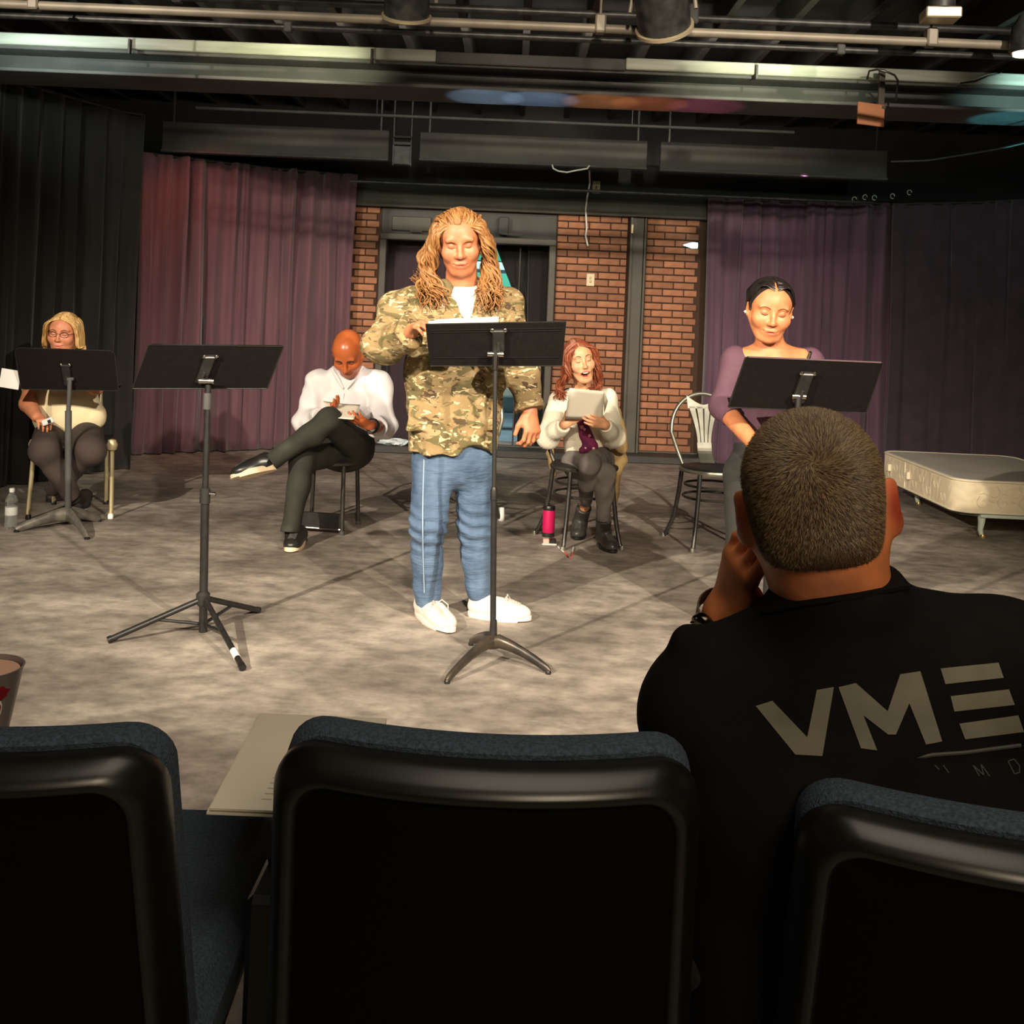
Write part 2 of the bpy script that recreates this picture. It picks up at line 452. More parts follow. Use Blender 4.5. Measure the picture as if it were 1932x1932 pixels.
def face_lines(hd, parent, org, brow_m, lash_m, brow_h=.031, brow_r=.0032, inner=-.001, shut=True):
    for sx in (-1, 1):
        q = hd.surf([(sx * x, brow_h + z) for x, z in ((.013, inner - .002), (.022, .002), (.034, .0045), (.046, .0005), (.052, -.004))], .0005)
        MB().tube(q, [r * hd.s for r in (brow_r * .8, brow_r * 1.1, brow_r, brow_r * .7, brow_r * .35)], 8).build('eyebrow', brow_m, parent, org=org)
        q = hd.surf([(sx * x, z) for x, z in ((.0175, .0045), (.024, .0015), (.032, .0002), (.040, .002), (.0465, .006))], .0006)
        MB().tube(q, [r * hd.s for r in (.0009, .0015, .0018, .0016, .0008)], 6).build('eyelashes', lash_m, parent, org=org)
def hand(wr, fwd, palm, thumb, S=1.0, curl=(25, 35, 20), spread=.10, th=(.6, .75, .35), thc=25, each=(0, 0, 0, 0)):
    """fingers bend from fwd towards palm; thumb leaves on the thumb side"""
    f = unit(fwd); n = A(palm); n = unit(n - f * (n @ f)); t = A(thumb); t = unit(t - f * (t @ f) - n * (t @ n)); wr = A(wr)
    pr = [ecap(wr - f * .01, wr + f * .075 * S, (.027 * S, .019 * S), (.038 * S, .014 * S), t, .012),
          cone(wr + t * .02 * S + f * .02 * S, wr + t * .030 * S + f * .052 * S + n * .008 * S, .015 * S, .013 * S, .012)]
    for i, (lat, ln, r) in enumerate(((.030, .070, .0088), (.0105, .078, .0090), (-.0095, .072, .0086), (-.028, .056, .0076))):
        b = wr + f * (.082 - .004 * (i - 1) ** 2 * .6) * S + t * lat * S; d = unit(f + t * (1.5 - i) * spread); ang = 0
        a = b - d * .012 * S
        for j, (fr, cu) in enumerate(zip((.45, .30, .25), curl)):
            ang = rad(cu + each[i])
            d = d * math.cos(ang) + n * math.sin(ang); 
            nn = unit(n - d * (n @ d)) if abs(n @ d) < .99 else n
            e = b + d * ln * fr * S
            pr.append(cone(b, e, r * S * (1 - .09 * j), r * S * (.92 - .09 * j), .0035 if j else .006))
            n_ = n; n = unit(nn); b = e
        n = A(palm); n = unit(n - f * (n @ f))
    b = wr + t * .026 * S + f * .022 * S + n * .006 * S; d = unit(f * th[0] + t * th[1] + n * th[2])
    e = b + d * .040 * S; pr.append(cone(b, e, .0125 * S, .0105 * S, .008))
    d = unit(d * math.cos(rad(thc)) + unit(f * .9 - t * .3 + n * .3) * math.sin(rad(thc)))
    e2 = e + d * .032 * S; pr.append(cone(e, e2, .0100 * S, .0080 * S, .004))
    return pr
def lock(mb, pts, r, n=5, seg=14, amp=.0, freq=3., ph=0., taper=.25, flat=.6):
    """one lock of hair through guide points, waved"""
    pts = np.asarray(pts, float); m = len(pts)
    t = np.linspace(0, m - 1, seg); out = []
    for q in t:
        i = min(int(q), m - 2); u = q - i
        p0, p1, p2, p3 = pts[max(i - 1, 0)], pts[i], pts[i + 1], pts[min(i + 2, m - 1)]
        out.append(.5 * ((2 * p1) + (p2 - p0) * u + (2 * p0 - 5 * p1 + 4 * p2 - p3) * u * u + (-p0 + 3 * p1 - 3 * p2 + p3) * u ** 3))
    out = np.array(out); s_ = np.linspace(0, 1, seg)
    if amp:
        d = unit(out[-1] - out[0]); a = unit(np.cross(d, (0.3, 1, 0.1))); b = np.cross(d, a)
        wv = amp * np.clip(s_ * 2.2, 0, 1)
        out += (wv * np.sin(s_ * freq * 2 * PI + ph))[:, None] * a + (wv * .8 * np.cos(s_ * freq * 2 * PI + ph))[:, None] * b
    rr = r * np.clip(np.minimum(.55 + s_ * 2.2, 1.0) * (1 - (1 - taper) * s_ ** 2.2), .05, 1)
    mb.tube(out, list(rr), n, flat=flat)
def shoe(name, heel, toe, mU, mS, mL, parent, org, W=.048, H=.075, up=(0, 0, 1), boot=0., h=.0042, sole=.026, solex=1.06, ank=None, laces=True):
    heel = A(heel); toe = A(toe); f = unit(toe - heel); u = A(up); u = unit(u - f * (u @ f)); x = np.cross(f, u); L = np.linalg.norm(toe - heel)
    Pt = lambda a, b, c: heel + f * a * L + x * b + u * c
    M = np.stack([x, f, u], 1)
    z0 = sole * .6
    pr = [ell(Pt(.22, 0, z0 + .03), (W * .80, L * .24, .045), M, .03), ell(Pt(.70, 0, z0 + .018), (W, L * .30, .038), M, .03),
          ell(Pt(.45, 0, z0 + .034), (W * .82, L * .30, .042), M, .03),
          cone(Pt(.20, 0, z0 + .05), (Pt(.20, 0, H + .01) if ank is None else ank), .037 + .007 * (boot > 0), .036 + .009 * (boot > 0), .03, cut=True),
          half(Pt(0, 0, z0 * .8), -u)]
    o = organic(name, pr, h, mU, parent, org)
    poly = []
    for k in range(28):
        a = 2 * PI * k / 28; yy = math.cos(a); xx = math.sin(a)
        wdt = W * solex * (.84 + .16 * math.sin((yy + 1) * 1.6)) * (1 - .10 * (yy < -.2))
        poly.append((xx * abs(xx) ** -.25 * wdt if abs(xx) > 1e-3 else 0, .5 + yy * .5 * 1.03))
    mb = MB(); V = []
    for c, g in ((0, .96), (sole * .25, 1.0), (sole * .85, 1.0), (sole, .95)):
        V += [tuple(Pt(.5 + (yy - .5) * g, xx * g, c + (.012 if yy > .9 else 0) * (c < sole * .2))) for xx, yy in poly]
    F = [tuple(range(28)), tuple(range(28 * 4 - 1, 28 * 3 - 1, -1))]
    for r_ in range(3):
        for k in range(28): F.append((r_ * 28 + k, r_ * 28 + (k + 1) % 28, (r_ + 1) * 28 + (k + 1) % 28, (r_ + 1) * 28 + k))
    mb.add(V, F).build('sole', mS, o, org=org, angle=50)
    if laces:
        mb = MB(); dv = -(u * .8 + f * .6)
        def on(a, b): return trace(pr, np.array([Pt(a, b, 0) - dv * .16]), dv, 50, .02)[0] - dv * .0012
        for i in range(5):
            a = .36 + i * .058
            for s_ in (-1, 1): mb.tube([on(a, -s_ * W * .42), on(a + .015, -s_ * W * .14), on(a + .03, s_ * W * .14), on(a + .045, s_ * W * .42)], .0036, 6)
        for s_ in (-1, 1) if not mL.name.startswith('dark') else ():
            q = on(.36, 0); e_ = on(.44, s_ * W * .72)
            mb.tube([q, q + u * .012 + x * s_ * .02, e_ + u * .012 + x * s_ * .006, e_ - u * .012 + x * s_ * .008, e_ - u * .022 + f * .012 + x * s_ * .006], .0026, 6)
        mb.build('laces', mL, o, org=org)
    return o
# ------------------------------------------------------------------ the setting
M_floor = mat('painted_stage_floor', srgb(168, 158, 146), .62, col2=srgb(118, 109, 100), scale=1.5, stretch=(.9, 1.25, 1), detail=9, lo=.34, hi=.64, bump=.12, bscale=14, bstretch=(1, 3, 1))
def add_floor_mottle(m):
    nt = m.node_tree; N = nt.nodes; L = nt.links; b = N['Principled BSDF']; src = b.inputs['Base Color'].links[0].from_socket
    tc = N.new('ShaderNodeTexCoord'); mp = N.new('ShaderNodeMapping'); mp.inputs['Scale'].default_value = (3.8, 5.2, 1); mp.inputs['Rotation'].default_value = (0, 0, .18)
    L.new(tc.outputs['Object'], mp.inputs[0]); nz = N.new('ShaderNodeTexNoise'); nz.inputs['Scale'].default_value = 2.2; nz.inputs['Detail'].default_value = 8; nz.inputs['Roughness'].default_value = .65
    L.new(mp.outputs[0], nz.inputs['Vector']); mr = N.new('ShaderNodeMapRange'); mr.inputs[1].default_value = .36; mr.inputs[2].default_value = .66; mr.inputs[3].default_value = .60; mr.inputs[4].default_value = 1.28
    L.new(nz.outputs['Fac'], mr.inputs[0]); mx = N.new('ShaderNodeMix'); mx.data_type = 'RGBA'; mx.blend_type = 'MULTIPLY'; mx.inputs['Factor'].default_value = 1
    L.new(src, mx.inputs['A']); L.new(mr.outputs[0], mx.inputs['B']); L.new(mx.outputs['Result'], b.inputs['Base Color'])
add_floor_mottle(M_floor)
M_black = mat('flat_black_paint', (.012, .012, .012), .8, col2=(.022, .021, .02), scale=3)
M_dark = mat('dark_grey_paint', (.040, .037, .033), .6, col2=(.026, .024, .022), scale=5)
M_grey = mat('grey_brown_paint', (.085, .075, .058), .6, col2=(.06, .052, .042), scale=4)
M_mortar = mat('brown_mortar', (.055, .027, .014), .9)
M_brick = mat('red_brown_brick', (.36, .16, .085), .8, col2=(.28, .115, .06), scale=14, bump=.25, bscale=60, objrand=.28)
M_steel = mat('grey_steel', (.075, .073, .07), .75, .0, col2=(.05, .05, .048), scale=5)
M_tan = mat('tan_pipe_paint', (.22, .19, .145), .5, .1, col2=(.16, .14, .11), scale=7)
M_pipe = mat('black_pipe', (.02, .02, .02), .45, .3, col2=(.05, .05, .048), scale=20)
M_lit_ledge = mat('pale_lit_ledge', (.42, .43, .38), .6, col2=(.26, .27, .22), scale=4, stretch=(.4, 4, 4))  # pale colour stands in for the light on the beam's top edge
M_ivory = mat('ivory_plastic', (.62, .50, .30), .4)
M_blkpl = mat('black_plastic', (.012, .012, .012), .35)
M_white = mat('white_paint', (.75, .74, .70), .5)

WY = 9.80
def structure(name, mb, m, parent=None, **k):
    o = mb.build(name, m, parent, **k)
    if parent is None: o['kind'] = 'structure'
    return o
fl = MB(); fl.box((0, 4.2, -.05), (13, 13.2, .1)); structure('floor', fl, M_floor, smooth=False)
M_out = mat('pale_pavement', (.30, .42, .48), .7, col2=(.24, .34, .40), scale=3)
structure('floor_outside', MB().box((-.3, 13.8, -.06), (9, 6, .1)), M_out, smooth=False)
wb = structure('wall_back', MB().box((-3.89, WY + .06, 1.15), (5.22, .12, 2.31)).box((3.2, WY + .06, 1.15), (5.62, .12, 2.31)), M_mortar, smooth=False)
structure('upper_wall', MB().box((0, WY + .05, 2.9), (12, .14, 1.2)), M_black, wb, smooth=False)
# bricks, each its own object
def brick_mesh(name, lx):
    return mesh(name, *(lambda m: (m.V, m.F))(MB().bbox((0, 0, 0), (lx, .03, .056), .004)), M_brick, True, 30)
bm_full, bm_half = brick_mesh('brick', .194), brick_mesh('half_brick', .092)
for (xa, xb) in ((-1.56, -1.30), (.40, 1.075), (1.255, 1.76)):
    for r_ in range(33):
        z = .085 + .0677 * r_ + .028
        x = xa - (.1015 if r_ % 2 else 0.0) - .03 * (xa > 1) - .07 * (xa < 0)
        while x < xb - .02:
            a, b = max(x, xa), min(x + .203, xb)
            if b - a > .035:
                full = b - a > .15
                o = link('brick', bm_full if full else bm_half, wb, ((a + b) / 2, WY - .004 + rnd.uniform(-.003, .003), z), (0, rnd.uniform(-.006, .006), 0))
                o.scale = ((b - a - .009) / (.194 if full else .092), 1, 1)
            x += .203
structure('wall_left', MB().box((-4.9, 4, 1.72), (.12, 12, 3.44)), M_black, smooth=False)
structure('wall_right', MB().box((5.3, 4, 1.72), (.12, 12, 3.44)), M_black, smooth=False)
structure('trim_1', MB().bbox((.12, WY - .05, 2.385), (3.9, .10, .155), .006), M_grey, smooth=False)     # band over the bricks
structure('column', MB().bbox((1.165, WY - .02, 1.15), (.11, .12, 2.30), .004).bbox((1.10, WY - .05, 1.15), (.025, .14, 2.30), .003).bbox((1.235, WY - .03, 1.15), (.022, .12, 2.30), .003), M_grey, smooth=False)
structure('baseboard_back', MB().bbox((.15, WY - .16, .035), (3.5, .30, .07), .008), M_dark, smooth=False)
structure('trim_2', MB().bbox((.12, WY - .02, .078), (3.4, .06, .016), .003), M_grey, smooth=False)
# doorway
d1 = thing('door_1', None, None, (-.445, WY, 0)); d1['kind'] = 'structure'
for sx in (-1, 1): MB().bbox((sx * .805, -.02, 1.0), (.065, .16, 2.0), .006).build('door_jamb', M_grey, d1, smooth=False)
MB().bbox((0, -.02, 2.03), (1.675, .16, .06), .006).build('door_head', M_grey, d1, smooth=False)
MB().bbox((0, .02, 2.19), (1.675, .06, .26), .004).build('transom_panel', M_dark, d1, smooth=False)
for cx in (-.55, -.12): MB().bbox((cx, -.02, 2.16), (.38, .03, .14), .008).build('transom_board', M_grey, d1, smooth=False)
cl = MB().bbox((.33, -.10, 2.17), (.10, .07, .17), .01).build('door_closer', M_steel, d1, smooth=False)
MB().bbox((.41, -.13, 2.09), (.20, .02, .015), .003).build('closer_arm', M_steel, cl, smooth=False)
MB().bbox((-.50, -.10, 2.085), (.12, .02, .016), .003).build('closer_bracket', M_steel, d1, smooth=False)
MB().tube([(.50, .10, .05), (.50, .10, 1.98)], .008, 8).build('door_edge_strip', M_steel, d1)
# ceiling, joists, beam
ce = structure('ceiling', MB().box((0, 4.2, 3.50), (12, 13.4, .1)), M_black, smooth=False)
jm = mesh('joist', *(lambda m: (m.V, m.F))(MB().bbox((0, 0, 0), (.05, 13, .22), .004)), M_dark, False)
for i in range(23): link('joist', jm, ce, (-4.6 + i * .42, 4.2, 3.34))
bm = structure('beam', MB().box((0, 6.35, 2.75), (9.6, .02, .13)), M_steel, smooth=False)
MB().bbox((0, 6.37, 2.677), (9.6, .41, .022), .004).build('lower_flange', M_steel, bm, smooth=False)
MB().bbox((0, 6.37, 2.81), (9.6, .41, .020), .004).build('upper_flange', M_steel, bm, smooth=False)
tl_ = thing('ceiling_ledge', 'long ledge along the top of the steel ceiling beam, lit stretches painted pale', 'ledge', (0, 6.13, 2.797))
for (a, b) in ((-4.6, -.52), (.62, 4.6)): MB().bbox(((a + b) / 2, .02, .055), (b - a, .05, .07), .006).build('ledge_board', M_lit_ledge, tl_, smooth=False)
MB().bbox((.05, .03, .05), (1.14, .05, .07), .006).build('ledge_board', M_steel, tl_, smooth=False)
for x in (-3.4, -2.35, -.9, 1.4, 3.9): MB().bbox((x, -.015, .03), (.014, .03, .09), .002).build('hook', M_pipe, tl_, smooth=False)
for x, tx, c in ((-2.9, -2.8, (.82, 1, .90)), (-1.3, -1.4, (.95, .95, .62)), (1.5, 1.5, (.95, 1, .68)), (3.2, 3.3, (.6, 1, .9))):
    light('ledge_fill_spot', 'SPOT', (x, 5.55, 2.66), (tx, 6.12, 2.85), 40, c, .05, 96, .6)  # added spots without fixtures, to brighten the ledge
# added spots without fixtures throw gel colours on the beam's underside
for x, c, pw in ((-.22, (.45, .68, .95), 1.6), (.12, (.40, .62, 1.0), 1.6), (.50, (1, .36, .12), 1.5), (.80, (1, .24, .10), 1.2), (1.15, (.80, .15, .30), .9), (3.05, (.15, .7, .8), 1.2)):
    light('gel_tint_spot', 'SPOT', (x, 6.37, 2.26), (x, 6.37, 2.6), pw * 7, c, .02, 66, .3)

# pipes of the lighting grid
def pipe(name, label, y, z, r, m, x0=-3.7, x1=4.6, group=None):
    t = thing(name, label, 'pipe', ((x0 + x1) / 2, y, z))
    hw = (x1 - x0) / 2
    MB().tube([(-hw, 0, 0), (hw, 0, 0)], r, 14).build('pipe_tube', m, t)
    return t, hw
t, hw = pipe('lighting_pipe', 'tan painted lighting pipe carrying the stage lamps under the ceiling', 4.7, 2.645, .021, M_tan)
for x in (-2.6, -.95, .0, 1.52, 3.1):
    cl = MB().bbox((x - .1, 0, .02), (.05, .06, .085), .008).build('pipe_clamp', M_tan, t, smooth=False)
    MB().tube([(x - .1, 0, .05), (x - .1, 0, .70)], .006, 8).build('hanger_rod', M_tan, cl)
t, hw = pipe('lighting_pipe', 'upper black pipe behind the tan lighting pipe near the joists', 5.15, 2.845, .020, M_pipe)
for x in (-2.2, .4, 2.6): MB().bbox((x, 0, .02), (.05, .05, .10), .008).build('pipe_clamp', M_steel, t, smooth=False)
t, hw = pipe('lighting_pipe', 'lower black pipe just beneath the tan lighting pipe', 5.0, 2.68 - .005, .016, M_pipe)
for x in (-3.4, -1.6, 1.1, 2.1): MB().bbox((x, 0, .0), (.04, .045, .05), .006).build('pipe_clamp', M_steel, t, smooth=False)
t, hw = pipe('curtain_track', 'thin black curtain track pipe under the three grey hung panels', 9.2, 2.47, .014, M_pipe, -1.5, 3.2)
t, hw = pipe('hanging_pipe', 'thin grey pipe above the three grey hung panels', 8.2, 2.88, .012, M_steel, -2.6, 2.2)
for x in (-.95, 1.1): MB().tube([(x, 0, 0), (x, 0, .4)], .006, 6).build('hanger_rod', M_pipe, t)
# hung panels
M_panel = mat('grey_hung_panel', (.075, .070, .058), .7, col2=(.05, .046, .042), scale=3)
for px, wd, lb, zt, zb in ((-2.09, 1.95, 'left of three long grey panels hung before the back curtains', 2.865, 2.60),
                   (.125, 1.955, 'middle of three long grey panels hung above the doorway', 2.865, 2.615),
                   (2.19, 1.95, 'right of three long grey panels hung before the back curtains', 2.865, 2.61)):
    t = thing('hung_panel', lb, 'panel', (px, 8.8, zb), 0, 'grey panels hung above the stage')
    MB().bbox((0, 0, (zt - zb) / 2), (wd, .05, zt - zb), .006).build('board', M_panel, t, smooth=False)
    MB().bbox((0, -.035, .012), (wd, .03, .022), .004).build('lower_rail', M_steel, t, smooth=False)
    for x in (-wd * .46, wd * .46): MB().bbox((x, .03, (3.46 - zb + zt - zb) / 2 - .02), (.02, .02, 3.46 - zt + .04), .003).build('hanger_strap', M_pipe, t, smooth=False)
t = thing('hanging_bracket', 'black steel bracket hanging in the gap between left and middle grey panels', 'bracket', (-.995, 8.75, 2.56))
for x in (-.075, .075): MB().bbox((x, 0, .45), (.016, .05, .90), .003).build('side_plate', M_pipe, t, smooth=False)
MB().bbox((0, 0, .19), (.16, .07, .028), .005).build('cross_bar', M_steel, t, smooth=False)
MB().bbox((0, 0, .245), (.16, .07, .02), .005).build('cross_bar', M_steel, t, smooth=False)
MB().bbox((0, .01, .09), (.15, .06, .16), .005).build('box', M_pipe, t, smooth=False)

# stage lamps
M_lampin = mat('worn_lamp_rim', (.45, .38, .25), .4, .5)
def par_lamp(loc, yaw, tilt, r, ln, label, yoke=True):
    t = thing('stage_lamp', label, 'lamp', loc, yaw)
    Mx = Matrix.Rotation(tilt, 4, 'X')
    MB().lathe([(r * .45, -ln * .95), (r * .75, -ln * .85), (r * .95, -ln * .6), (r, 0), (r * 1.02, ln * .35), (r * .93, ln * .35), (r * .9, 0), (.02, -ln * .5)], n=28, M=Mx).build('housing', M_pipe, t)
    MB().lathe([(r * 1.0, ln * .30), (r * 1.12, ln * .31), (r * 1.12, ln * .37), (r * .92, ln * .37), (r * .92, ln * .33)], n=28, M=Mx).build('front_ring', M_lampin, t)
    MB().lathe([(.01, ln * .05), (r * .6, ln * .09), (r * .9, ln * .2), (r * .9, ln * .18), (.01, ln * .02)], n=28, M=Mx).build('lens', mat('lamp_lens', (.05, .05, .05), .15, spec=.8), t)
    if yoke:
        k = [(math.cos(a) * (r + .03), 0, math.sin(a) * (r * 1.5)) for a in np.linspace(0, PI, 11)]
        MB().tube(k, .009, 8).build('yoke', M_tan, t)
    return t
par_lamp((P(768, 2, 4.55)), .1, PI + .55, .10, .20, 'round black stage lamp on the tan pipe above the long-haired reader')
par_lamp((P(1250, 20, 4.45)), -.35, PI + .75, .115, .24, 'large black stage lamp with pale ring above the dark-haired reader')
t = thing('stage_lamp', 'narrow black stage lamp with square tan frame at upper right', 'lamp', P(1775, 10, 4.6), -.1)
MB().lathe([(.055, .25), (.062, .1), (.062, -.02), (.05, -.03)], n=24).build('housing', M_pipe, t)
MB().bbox((0, 0, -.045), (.155, .12, .05), .006).build('colour_frame', M_lampin, t, smooth=False)
# bright lit lamp at right edge
t = thing('stage_lamp', 'lit stage lamp at the far right end of the tan pipe', 'lamp', P(1934, 96, 4.6), .3)
MB().lathe([(.03, .16), (.06, .10), (.07, 0), (.06, -.01)], n=20).build('housing', M_pipe, t)
MB().lathe([(.05, -.012), (.05, -.02), (.01, -.022)], n=20).build('lens', mat('lit_lens', (1, .9, .7), .3, emit=(1, .85, .6), estr=18), t)
# orange-tan flag hung on the beam and cable
t = thing('lamp_flag', 'small orange brown board hanging from the beam at right', 'board', P(1643, 216, 6.0), .35)
MB().bbox((0, 0, 0), (.19, .012, .13), .003).build('board', mat('orange_brown_board', (.42, .17, .075), .7, col2=(.34, .14, .07), scale=6), t, smooth=False)
MB().bbox((.085, .10, .05), (.03, .22, .02), .004).bbox((.085, .02, .16), (.04, .02, .24), .004).build('hanger_plate', M_grey, t, smooth=False)
cb = [P(1636, 149, 6.03), P(1640, 134, 6.0), P(1655, 131, 5.98), P(1672, 135, 5.97), P(1688, 142, 5.98), P(1694, 152, 6.0), P(1690, 190, 6.06)]
tag(MB().tube(cb, .006, 8).build('cable', M_blkpl), 'black cable looped over the pale ledge above the orange brown board', 'cable')
cb = [P(1812, 157, 6.088), P(1840, 153, 6.088), P(1865, 143, 6.088), P(1890, 138, 6.09)]
tag(MB().tube(cb, .005, 8).build('cable', M_blkpl), 'short black cable lying across the pale ledge at far right', 'cable')
tag(MB().tube([P(1682, 305, 7.5), P(1750, 303, 7.2), P(1820, 292, 6.9), P(1880, 282, 6.6), P(1940, 268, 6.3)], .006, 8).build('cable', M_steel), 'thin grey cable sagging across the dark upper right corner', 'cable')
# white wire, wall plates
tag(MB().tube([P(1112, 322, 9.4), P(1113, 345, 9.68), P(1108, 372, 9.68), P(1105, 395, 9.68), P(1107, 430, 9.73), P(1105, 445, 9.73), P(1109, 464, 9.74)], .0085, 8).build('wire', M_white), 'white wire dangling down over the brick wall beside the doorway', 'wire')
tag(MB().tube([P(1042, 311, 8.745), P(1044, 318, 8.72), P(1054, 323, 8.70), P(1070, 325, 8.70), P(1090, 321, 8.70), P(1108, 318, 8.72), P(1112, 313, 8.745)], .007, 8).build('wire', M_white), 'short white wire sagging beneath the middle hung panel', 'wire')
t = thing('outlet_plate', 'small ivory outlet plate on the black wall above the bricks', 'outlet', P(1125, 353, WY - .03))
MB().bbox((0, 0, 0), (.075, .012, .12), .004).build('plate', mat('aged_ivory', (.42, .36, .2), .5), t, smooth=False)
MB().bbox((0, -.007, -.005), (.018, .008, .03), .003).build('socket', M_blkpl, t, smooth=False)
t = thing('switch_plate', 'cream light switch plate on the brick wall between doorway and column', 'switch', P(1114, 528, WY - .028))
MB().bbox((0, 0, 0), (.078, .014, .12), .004).build('plate', M_ivory, t, smooth=False)
for z in (.018, -.018): MB().bbox((0, -.008, z), (.02, .008, .024), .003).build('toggle', mat('switch_toggle', (.45, .33, .15), .4), t, smooth=False)
tag(MB().bbox(P(1193, 432, WY - .13), (.022, .012, .085), .004).build('tape_strip', M_ivory, smooth=False), 'small cream strip taped at the top of the dark column', 'tape')
tag(MB().lathe([(.028, -.05), (.03, 0), (.02, .035), (.004, .085)], n=14, M=Matrix.Rotation(-PI / 2, 4, 'Y')).build('wall_light', mat('cool_lit_glass', (.8, .95, 1), .3, emit=(.6, .9, 1), estr=1.6), None, P(1306, 463, WY - .07)), 'small pale blue lit fitting on the bricks beside the right curtain', 'light')

# ------------------------------------------------------------------ curtains
M_purple = mat('purple_velvet', (.14, .062, .08), .85, col2=(.10, .044, .062), scale=9, stretch=(1, 1, .15), sheen=.25, bump=.1, bscale=180)
M_purple_r = mat('violet_velvet', (.115, .058, .095), .85, col2=(.08, .04, .068), scale=9, stretch=(1, 1, .15), sheen=.25, bump=.1, bscale=180)
M_blkcur = mat('black_drape', (.022, .020, .018), .9, spec=.15, col2=(.014, .013, .012), scale=8, stretch=(1, 1, .15), sheen=.15, bump=.1, bscale=180)
def curtain(name, label, path, z0, z1, m, pleat=.14, depth=.05, seed=1, flare=0., hem=None, group=None, edge=None):
    """path: floor polyline; pleats run along it"""
    r = random.Random(seed); pts = [Vector((p[0], p[1], 0)) for p in path]
    seg = [(pts[i + 1] - pts[i]).length for i in range(len(pts) - 1)]; Lt = sum(seg); n = int(Lt / .016)
    ph = []; a = 0
    while a < Lt + .5: ph.append(a); a += pleat * r.uniform(.6, 1.5)
    amps = [r.uniform(.55, 1.25) for _ in ph]
    def at(d):
        for i, s_ in enumerate(seg):
            if d <= s_ or i == len(seg) - 1:
                u = (pts[i + 1] - pts[i]).normalized(); return pts[i] + u * d, Vector((u.y, -u.x, 0))
            d -= s_
    nz = 26
    V = []
    for i in range(n + 1):
        d = Lt * i / n; p, nrm = at(d)
        k = max(j for j in range(len(ph)) if ph[j] <= d + 1e-6); k = min(k, len(ph) - 2)
        u = (d - ph[k]) / (ph[k + 1] - ph[k]); off = (math.sin(u * PI) ** .75 + .22 * math.sin(u * 3 * PI + k)) * amps[k] * depth - .4 * depth
        for j in range(nz + 1):
            zt = j / nz; zz = z0 + (z1 - z0) * zt
            f = (1 + flare * (1 - zt)) * (.75 + .25 * math.sin(zt * 5 + k * 1.7))
            sh = .012 * math.sin(zt * 4.2 + k * 2.3)
            t_ = Vector((-nrm.y, nrm.x, 0))
            V.append(p + nrm * off * f + t_ * sh + Vector((0, 0, zz)))
    F = [(i * (nz + 1) + j, (i + 1) * (nz + 1) + j, (i + 1) * (nz + 1) + j + 1, i * (nz + 1) + j + 1) for i in range(n) for j in range(nz)]
    c0 = pts[0]
    t = thing(name, label, 'curtain', (c0.x, c0.y, z0), 0, group)
    o = link('cloth', mesh('curtain_cloth', [v - Vector((c0.x, c0.y, z0)) for v in V], F, m), t)
    sd = o.modifiers.new('thickness', 'SOLIDIFY'); sd.thickness = .006
    p, _ = at(Lt / 2)
    MB().tube([Vector((q.x, q.y, z1)) - Vector((c0.x, c0.y, z0)) for q in pts], .016, 8).build('heading', M_blkpl, t)
    return t
def gx(px, py): q = G(px, py); return (q[0], q[1])
curtain('curtain', 'long plum red pleated curtain left of the brick doorway', [(-3.22, 8.72), (-2.2, 9.38), (-1.52, 9.62)], .01, 2.58, M_purple, .15, .15, 3)
curtain('curtain', 'violet pleated curtain right of the brick wall behind the dark-haired reader', [(1.80, 9.55), (2.6, 9.62), (3.52, 9.42)], .01, 2.50, M_purple_r, .14, .13, 5)
cur3 = curtain('curtain', 'dark violet black curtain behind the box spring at right', [(3.40, 9.24), (4.0, 8.85), (4.60, 8.2)], .01, 2.47, mat('dark_violet_drape', (.044, .026, .040), .9, col2=(.030, .019, .028), scale=8, sheen=.15), .17, .06, 8)
curtain('curtain', 'black drape hanging on the far right side of the stage', [(4.62, 8.2), (4.75, 6.9), (4.85, 5.2)], .01, 2.5, M_blkcur, .2, .06, 9)
curtain('curtain', 'grey black drape at left standing behind the blonde reader', [(-2.93, 7.95), (-3.05, 7.85), (-3.45, 6.9), (-3.75, 5.6), (-4.0, 4.4)], .01, 2.76, M_blkcur, .17, .09, 11, .5)
curtain('curtain', 'dark plum drape filling the left half of the doorway', [(-1.32, 9.98), (-.42, 10.0)], .03, 2.12, mat('dark_plum_drape', (.035, .02, .028), .9, sheen=.2), .12, .04, 12)
curtain('curtain', 'black pleated drape at the right side of the doorway', [(.14, 10.0), (.42, 9.98)], .03, 2.12, M_blkcur, .06, .03, 13)
# tied-back drape with a slanting edge
def tied(i, j):
    x0 = -.24 + .34 * min(1, (1 - j) / .38) if j > .62 else .10
    x = x0 + (.24 - x0) * i + .008 * math.sin(i * 18)
    return (x, 10.07 + .018 * math.sin(i * 20), .03 + 2.09 * j)
tag(MB().grid(tied, 30, 24).build('curtain', M_blkcur), 'black tied back drape with a slanting edge inside the doorway', 'curtain')
# curtain hooks along the right track
for k, (px, py) in enumerate(((1612, 376), (1632, 372), (1650, 373), (1684, 370), (1716, 363))):
    MB().tube([P(px, py, 9.25) + A(.02 * math.cos(a), 0, .022 * math.sin(a)) for a in np.linspace(0, 5.2, 9)], .004, 6).build('hook', M_white, cur3, org=tuple(cur3.location))
